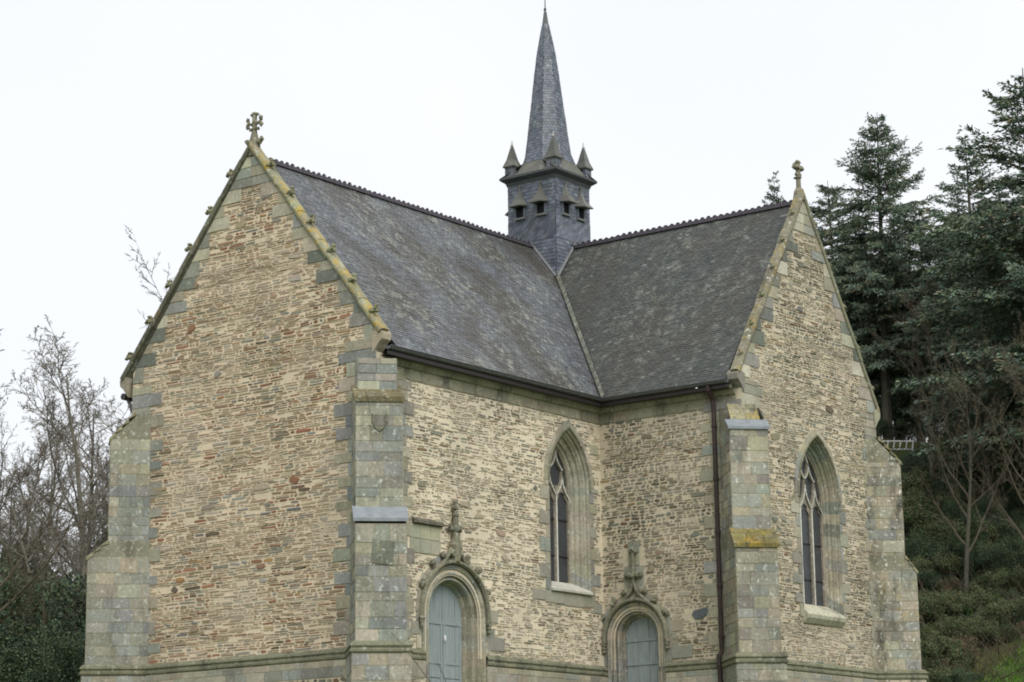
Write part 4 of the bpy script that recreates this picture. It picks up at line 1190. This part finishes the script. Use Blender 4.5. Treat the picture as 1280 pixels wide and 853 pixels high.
class FastMB(MB):
    pass
def tri_tube(mb, pts, r0, r1, n=3):
    tube(mb, pts, [r0+(r1-r0)*i/(len(pts)-1) for i in range(len(pts))], n, cap=False)
def rv(): 
    return Vector((random.gauss(0, 1), random.gauss(0, 1), random.gauss(0, 1))).normalized()
def limb(p, d, l, seg, wander, upb):
    pts = [p.copy()]; d = d.normalized()
    for i in range(seg):
        d = (d+rv()*wander+Vector((0, 0, upb))).normalized(); pts.append(pts[-1]+d*(l/seg))
    return pts
def bare_tree(seed, H, spread=.42, levels=4, first=.18, nb=(22, 11, 8, 6), fork=False):
    random.seed(seed); tr, br = MB(), MB()
    def grow(p, d, l, r, lev, zi):
        seg = (9, 6, 4, 3, 2)[lev]; pts = limb(p, d, l, seg, (.07, .16, .2, .24, .25)[lev], (.02, .06, .07, .05, .03)[lev])
        tri_tube(tr if lev == 0 else br, pts, r, r*(.12 if lev else .1), (7, 5, 3, 3, 3)[lev])
        if lev >= levels: return
        n = nb[lev]
        for i in range(n):
            t = (first if lev == 0 else .15)+(1-(first if lev == 0 else .15))*(i+random.random())/n; t = min(t, .99)
            k = t*seg; j = min(int(k), seg-1); q_ = pts[j].lerp(pts[j+1], k-j); ax = (pts[j+1]-pts[j]).normalized()
            side = rv(); side = (side-ax*side.dot(ax)).normalized()
            a = random.uniform(.4, .95) if lev == 0 else random.uniform(.4, .95) if lev < 2 else random.uniform(.5, 1.25)
            nd = ax*math.cos(a)+side*math.sin(a)
            nl = l*(((1-t)*.6+.4) if lev == 0 else ((1-t)*.75+.25))*random.uniform(.6, 1.0)*(spread*1.2 if lev == 0 else .55 if lev < 3 else .75)
            rr_ = max(.006 if lev >= 3 else .012, min(r*(1-t*.85)*.55, nl*.014+.004))
            grow(q_, nd, nl, rr_, lev+1, i)
    grow(Vector((0, 0, -.4)), Vector((random.uniform(-.08, .08), random.uniform(-.08, .08), 1)), H, H*.0125, 0, 0)
    return tr, br
def conifer(seed, H, Rm, dens=1.0, bare=.12, pal=None):
    random.seed(seed); tr, cr = MB(), MB()
    pal = pal or [(4, lin(97, 113, 97)), (3, lin(84, 101, 88)), (2, lin(112, 124, 100)), (1, lin(110, 118, 92)), (.8, lin(120, 112, 92))]
    pts = limb(Vector((0, 0, -.5)), Vector((0, 0, 1)), H+.4, 14, .012, .05); tri_tube(tr, pts, H*.014+.05, .015, 7)
    z = H*bare
    while z < H*.985:
        t = z/H; k = min(13, int(t*14)); base = pts[k].lerp(pts[k+1], t*14-k)
        nbr = 6 if t < .8 else 5; prof = min(1, (1-t)*2.9+.01)**.85
        for i in range(nbr):
            if random.random() > dens*.93: continue
            L_ = Rm*prof*random.uniform(.45, 1.18)
            if L_ < .12: continue
            az = random.uniform(0, 2*math.pi); e0 = .55*t+random.uniform(-.15, .2)
            d = Vector((math.cos(az), math.sin(az), e0)); seg = 6; bp = [base+Vector((0, 0, random.uniform(-.25, .25)))]; dirn = d.normalized()
            for j in range(seg):
                dirn = (dirn+Vector((0, 0, (-.13 if t < .75 else -.03) if j < 4 else .08))+rv()*.06).normalized(); bp.append(bp[-1]+dirn*(L_/seg))
            tri_tube(tr, bp, .012+.012*L_, .006, 3)
            nt_ = int(6+L_*13)
            for j in range(nt_):
                u = .12+.88*(j+random.random())/nt_; kk = min(seg-1, int(u*seg)); q_ = bp[kk].lerp(bp[kk+1], u*seg-kk)
                ax = (bp[kk+1]-bp[kk]).normalized(); sd_ = ax.cross(Vector((0, 0, 1))).normalized()*random.choice((-1, 1))
                tl = (.22+.2*L_*(1-u)**.6)*random.uniform(.6, 1.3)
                td = (ax*.7+sd_*random.uniform(.3, 1)+Vector((0, 0, random.uniform(-.65, .1)))).normalized()
                nn = max(3, int(tl/.06)); c0 = pick(pal)
                for q in range(nn):
                    a = q_+td*(tl*q/nn)+rv()*.04; dd = (td+rv()*.55).normalized(); ln = random.uniform(.12, .24); wv = dd.cross(rv()).normalized()*random.uniform(.022, .048)
                    cr.face([a-wv*.5, a+dd*ln*.5-wv, a+dd*ln, a+dd*ln*.5+wv], vary(c0, .2))
        z += random.uniform(.22, .38)
    return tr, cr
def shrub(seed, rx, rz, n, pal, lobes=9, ls=.11, twig=True):
    random.seed(seed); lf, st = MB(), MB()
    C_ = [(Vector((random.gauss(0, rx*.42), random.gauss(0, rx*.42), rz*random.uniform(.2, .82))), random.uniform(.2, .42)) for _ in range(lobes)]
    for c_, r_ in C_:
        if twig: tri_tube(st, limb(Vector((random.uniform(-.2, .2), random.uniform(-.2, .2), -.2)), c_, c_.length, 5, .08, .03), .03+.01*rz, .01, 4)
    for i in range(n):
        c_, r_ = random.choice(C_); k = random.random()**.4
        v = rv(); p = c_+Vector((v.x*rx*r_*k, v.y*rx*r_*k, v.z*rz*r_*.8*k))
        if p.z < -.1: continue
        if math.sin(p.x*3.1+seed)*math.sin(p.y*2.7)*math.sin(p.z*3.3+1) > .3: continue
        d = (rv()+Vector((0, 0, -.2))).normalized(); w_ = d.cross(rv()).normalized(); l = ls*random.uniform(.6, 1.4)
        lf.face([p, p+d*l*.5-w_*l*.32, p+d*l, p+d*l*.5+w_*l*.32], pick(pal))
    return st, lf
def copy_tree(src, loc, rz, sc_=1.0, sz=None):
    c = src.copy(); col.objects.link(c); c.location = loc; c.rotation_euler = (0, 0, rz); c.scale = (sc_, sc_, sz or sc_)
    for ch in src.children:
        k = ch.copy(); col.objects.link(k); k.parent = c
    return c
def mk(name, tr, br, mt, mb_, n1='trunk', n2='crown'):
    o = empty(name); tr.build(n1, mt, o); br.build(n2, mb_, o); return o
used = {}
def place(proto, px, py, d, h0, label, cat, group=None, rz=None, wid=1.0):
    """stands a copy of a prototype on the slope so that it reaches the height seen"""
    P = at(px, py, d); z = terr(P.x, P.y); k = (P.z-z)/h0
    rz = random.uniform(0, 6.28) if rz is None else rz
    if proto.name not in used:
        used[proto.name] = 1; o = proto; o.location = (P.x, P.y, z); o.rotation_euler = (0, 0, rz); o.scale = (k*wid, k*wid, k)
    else: o = copy_tree(proto, (P.x, P.y, z), rz, k*wid, k)
    o['label'] = label; o['category'] = cat
    if group: o['group'] = group
    elif 'group' in o: del o['group']
    return o

fA = mk('fir_tree', *conifer(3, 20, 4.2, .86, .25), M_BARK2, M_NEEDLE)
fB = mk('fir_tree', *conifer(8, 20, 4.0, .95, .2), M_BARK2, M_NEEDLE)
fC = mk('fir_tree', *conifer(21, 20, 2.6, .7, .1, [(3, lin(92, 110, 94)), (3, lin(78, 98, 84)), (2, lin(106, 118, 96))]), M_BARK2, M_NEEDLE)
G1 = 'firs on the slope behind the chapel'
place(fA, 1090, 138, 106, 20, 'tall dark fir standing alone just right of the small stone cross, against white sky', 'fir tree', G1, 1.0)
place(fA, 1283, 78, 91, 20, 'tallest dark fir at the right edge of the photo', 'fir tree', G1, 2.6, 1.25)
place(fC, 1209, 168, 101, 20, 'thin pale fir with sparse pointed top between the two tall dark firs', 'fir tree', G1, 0.4, 1.15)
place(fC, 966, 214, 99, 20, 'fir whose tip alone shows above the ridge left of the small stone cross', 'fir tree', G1, 3.4, .7)
place(fB, 1042, 222, 110, 20, 'dark fir half hidden behind the right gable slope', 'fir tree', G1, 2.0, 1.2)
place(fB, 1150, 262, 107, 20, 'lower fir filling the gap beside the tall lone fir', 'fir tree', G1, 4.0, 1.2)
place(fB, 1238, 236, 99, 20, 'dense fir below the thin pale one', 'fir tree', G1, 5.2, 1.35)
place(fA, 1192, 258, 104, 20, 'fir behind the bare trees on the slope', 'fir tree', G1, .1, 1.2)
place(fB, 1056, 300, 108, 20, 'short dark fir close behind the right gable', 'fir tree', G1, .9, 1.3)
place(fB, 1112, 300, 117, 20, 'fir far up the slope behind the white railing', 'fir tree', G1, 3.0, 1.5)
place(fB, 1140, 330, 120, 20, 'fir furthest up the slope, seen above the white railing', 'fir tree', G1, 1.3, 1.6)
place(fA, 1330, 150, 101, 20, 'fir partly cut off by the right edge, behind the tallest one', 'fir tree', G1, 3.9, 1.2)

tA = mk('bare_tree', *bare_tree(5, 12, .5), M_BARK, M_TWIG)
tB = mk('bare_tree', *bare_tree(17, 12, .42, first=.12), M_BARK, M_TWIG)
tC = mk('bare_tree', *bare_tree(29, 12, .6, first=.2, nb=(16, 9, 7, 6)), M_BARK2, M_TWIG2)
G2 = 'leafless trees left of the chapel'
place(tA, 112, 462, 86, 12, 'leafless tree with upright crown right beside the left gable wall', 'tree', G2, .5, 1.35)
place(tB, 62, 505, 90, 12, 'slender leafless tree second from the left gable wall', 'tree', G2, 2.2, 1.1)
place(tC, 15, 560, 82, 12, 'low spreading leafless tree near the left edge', 'tree', G2, 4.0, 1.2)
place(tB, 95, 575, 79, 12, 'smaller leafless tree in front, above the evergreen shrubs', 'tree', G2, 1.2, 1.2)
place(tC, 40, 600, 84, 12, 'tangled leafless tree behind the evergreen shrubs', 'tree', G2, 5.1, 1.3)
place(tC, 205, 372, 90, 12, 'leafless tree whose twigs show above the left slope of the front gable', 'tree', G2, 3.0, 1.0)
place(tC, 85, 500, 95, 12, 'leafless tree standing furthest back between the two upright ones', 'tree', G2, 1.9, 1.4)
place(tB, 135, 520, 92, 12, 'leafless tree whose crown touches the left buttress', 'tree', G2, .2, 1.3)
place(tA, 30, 545, 97, 12, 'distant leafless tree with fine twigs near the left edge', 'tree', G2, 3.7, 1.4)
place(tC, -10, 590, 90, 12, 'leafless tree half cut by the left edge', 'tree', G2, 2.9, 1.3)
place(tA, 60, 620, 81, 12, 'short leafless tree rising out of the evergreen shrubs', 'tree', G2, 5.5, 1.5)
place(tC, -50, 480, 62, 12, 'leafless tree reaching in from beyond the left edge', 'tree', G2, .3, 1.3)
G3 = 'leafless trees on the slope behind the chapel'
for px, py, d, t, rz, wd, lb in ((1152, 370, 95, tC, .3, .8, 'grey leafless tree in front of the tall lone fir'), (1226, 385, 92, tC, 3.3, 1., 'brown leafless tree below the thin pale fir'),
     (1190, 455, 88, tC, 1.1, .9, 'brown leafless tree midway between the far buttress and the right edge'), (1272, 440, 86, tC, .8, 1., 'brown leafless tree nearest the right edge')):
    o = place(t, px, py, d, 12, lb, 'tree', G3, rz, wd)
for px, py, d, t, rz, wd, lb in ((1178, 355, 105, fA, 2.2, 1.5, 'short bushy fir in the middle of the wooded slope'),
                             (1262, 375, 95, fA, 4.4, 1.5, 'low dark fir near the right edge')):
    o = place(t, px, py, d, 20, lb, 'fir tree', G1, rz, wd)

PE = [(3, lin(62, 80, 58)), (3, lin(50, 66, 52)), (2, lin(78, 94, 64)), (.8, lin(98, 108, 74))]
PO = [(3, lin(74, 92, 58)), (2, lin(62, 78, 54)), (1.5, lin(98, 100, 68)), (1, lin(106, 94, 70))]
PB = [(3, lin(102, 90, 72)), (2, lin(86, 78, 62)), (1, lin(124, 102, 82)), (1, lin(80, 92, 60))]
PGn = [(3, lin(74, 104, 40)), (2, lin(58, 84, 36)), (1, lin(98, 124, 52))]
sE = mk('evergreen_shrub', *shrub(1, 2.8, 4.3, 42000, PE, 26, .085), M_BARK2, M_LEAF, 'stems', 'foliage')
sE2 = mk('evergreen_shrub', *shrub(2, 2.3, 4.3, 36000, PE, 22, .08), M_BARK2, M_LEAF, 'stems', 'foliage')
sO = mk('olive_shrub', *shrub(3, 1.8, 2.2, 14000, PO, 16, .085), M_BARK2, M_LEAF, 'stems', 'foliage')
sB = mk('bramble_bush', *shrub(4, 1.8, 1.8, 14000, PB, 16, .075), M_BARK2, M_LEAF, 'stems', 'foliage')
sG = mk('bright_shrub', *shrub(5, 1.0, 1.2, 5000, PGn, 10, .08), M_BARK2, M_LEAF, 'stems', 'foliage')
G4 = 'evergreen shrubs left of the chapel'
random.seed(77)
for px, py, d, pr, wd, lb in ((20, 690, 77, sE, 1.0, 'dark evergreen shrub cut by the left edge'), (62, 700, 80, sE2, .9, 'dark evergreen shrub below the slender leafless tree'), (98, 760, 76, sE, .9, 'evergreen shrub nearest to the left buttress'),
                              (45, 775, 73, sE2, 1.1, 'front evergreen shrub in the bottom left corner'), (85, 770, 72, sE, .9, 'low evergreen shrub at the foot of the left buttress'), (122, 630, 88, sE2, .5, 'narrow ivy covered shrub between buttress and leafless tree'), (0, 655, 86, sE2, 1.0, 'paler evergreen shrub high at the left edge')):
    place(pr, px, py, d, 4.6, lb, 'shrub', G4, None, wd)
place(tC, 38, 700, 74, 12, 'small leafless sapling at the bottom left', 'tree', G2, 1.0, 1.6)
G5 = 'shrubs on the slope behind the chapel'
lbs = {sO.name: 'olive green shrub among the bushes on the slope behind the chapel', sB.name: 'brown bramble bush on the slope behind the chapel', sG.name: 'bright green shrub on the lower slope behind the chapel', sE.name: 'dark evergreen shrub on the slope right of the chapel', sE2.name: 'broad dark evergreen bush on the slope right of the chapel'}
def slope_shrub(pr, px, py, k):
    p = hit(px, py)
    args = ((p.x, p.y, p.z-.15), random.uniform(0, 6.28), k)
    if pr.name not in used:
        used[pr.name] = 1; o = pr; o.location = args[0]; o.rotation_euler = (0, 0, args[1]); o.scale = (k, k, k)
    else: o = copy_tree(pr, *args)
    o['label'] = lbs[pr.name]; o['category'] = 'shrub'; o['group'] = 'dark evergreen shrubs on the slope' if pr in (sE,) else 'broad evergreen bushes on the slope' if pr is sE2 else 'olive shrubs on the slope' if pr is sO else 'bramble bushes on the slope' if pr is sB else 'bright green shrubs on the slope'
for i in range(230):
    px = random.uniform(1085, 1300); py = random.uniform(560, 880)
    if px > 1200 and py > 985-.14*px: continue
    if px < 1172 and py < 605: continue
    pr = random.choice((sO, sO, sO, sB, sE, sE, sE2) if random.random() > .07 else (sG,))
    k = random.uniform(.4, .85)*(1.35 if py < 720 else .9)*(.34 if pr in (sE, sE2) else .8)
    slope_shrub(pr, px, py, k)
for i in range(22):
    slope_shrub(random.choice((sE, sE2, sE2)), random.uniform(1130, 1300), random.uniform(590, 740), random.uniform(.3, .5))
for px, py, k in ((1195, 665, .5), (1215, 770, .7), (1243, 760, .5), (1180, 640, .5), (1260, 700, .5)): slope_shrub(sG, px, py, k)
# tangle of dead stems and brambles on the slope
random.seed(5); tg = MB()
for i in range(2600):
    px = random.uniform(1080, 1310); py = random.uniform(560, 870); p = hit(px, py)
    l = random.uniform(.5, 1.8); pts = limb(p+Vector((0, 0, -.05)), Vector((random.uniform(-1, 1), random.uniform(-1, 1), random.uniform(.4, 1.6))), l, 4, .25, -.12)
    tri_tube(tg, pts, .014, .006, 3)
o = tg.build('dead_bramble_stems', M_TWIG2); tag(o, 'tangle of dead bramble stems and twigs covering the slope right of the chapel', 'brambles', kind='stuff')
random.seed(6); gr = MB()
PGr = [(3, lin(92, 128, 50)), (2, lin(74, 106, 44)), (1, lin(118, 138, 66))]
for i in range(34000):
    px = random.uniform(1195, 1310); py = random.uniform(812, 900)
    if py < 900-(px-1180)*.85: continue
    d = random.uniform(0, 1); p = hit(px, py) if i % 16 == 0 else p_+Vector((random.uniform(-.3, .3), random.uniform(-.3, .3), 0)); 
    if i % 16 == 0: p_ = p
    p = Vector((p.x, p.y, terr(p.x, p.y))); dv = Vector((random.uniform(-.5, .5), random.uniform(-.5, .5), 1)).normalized()*random.uniform(.12, .28); wv = Vector((random.uniform(-1, 1), random.uniform(-1, 1), 0))*.015
    gr.face([p-wv, p+wv, p+dv], pick(PGr))
o = gr.build('grass', M_LEAF); tag(o, 'bright green grass on the bank in the lower right corner', 'grass', kind='stuff')

for px, py, d, wd in ((1098, 520, 106, 1.3), (1128, 512, 108, 1.2), (1160, 522, 105, 1.2), (1185, 530, 107, 1.2), (1075, 500, 109, 1.3)):
    place(sE2, px, py, d, 4.6, 'dark evergreen bush at the top of the slope behind the white railing', 'shrub', 'evergreen bushes behind the railing', None, wd)
# white railing on the slope
rl = empty('railing'); P = hit(1122, 568); rl.location = P+Vector((0, 0, .2)); rl.rotation_euler = (0, 0, yaw+.15)
tag(rl, 'small white metal railing standing on the slope beside the far buttress', 'railing')
for z in (0, .36):
    mb = MB(); tube(mb, [(-.75, 0, z), (.75, 0, z+.02)], .032, 6); mb.build('rail', M_WHITE, rl)
for i in range(6):
    mb = MB(); x = -.7+.28*i; tube(mb, [(x-.04, 0, -.15 if i in (0, 5) else 0), (x+.03, 0, .38)], .028, 6); mb.build('post', M_WHITE, rl)
# thin sapling by the big doorway
random.seed(9); sap = empty('bare_sapling'); p0 = Vector((1.9, .8, -1.9)); sap.location = p0
tag(sap, 'thin leafless sapling leaning beside the lead capped buttress', 'sapling')
for (tx, ty, dd) in ((489, 790, 56.5), (547, 828, 57.5)):
    t_ = at(tx, ty, dd)-p0; mb = MB(); tri_tube(mb, [Vector((0, 0, 0)), t_*.35+Vector((.05, 0, .05)), t_*.7+Vector((.03, .02, .04)), t_], .018, .007, 5); mb.build('stem', M_TWIG, sap)
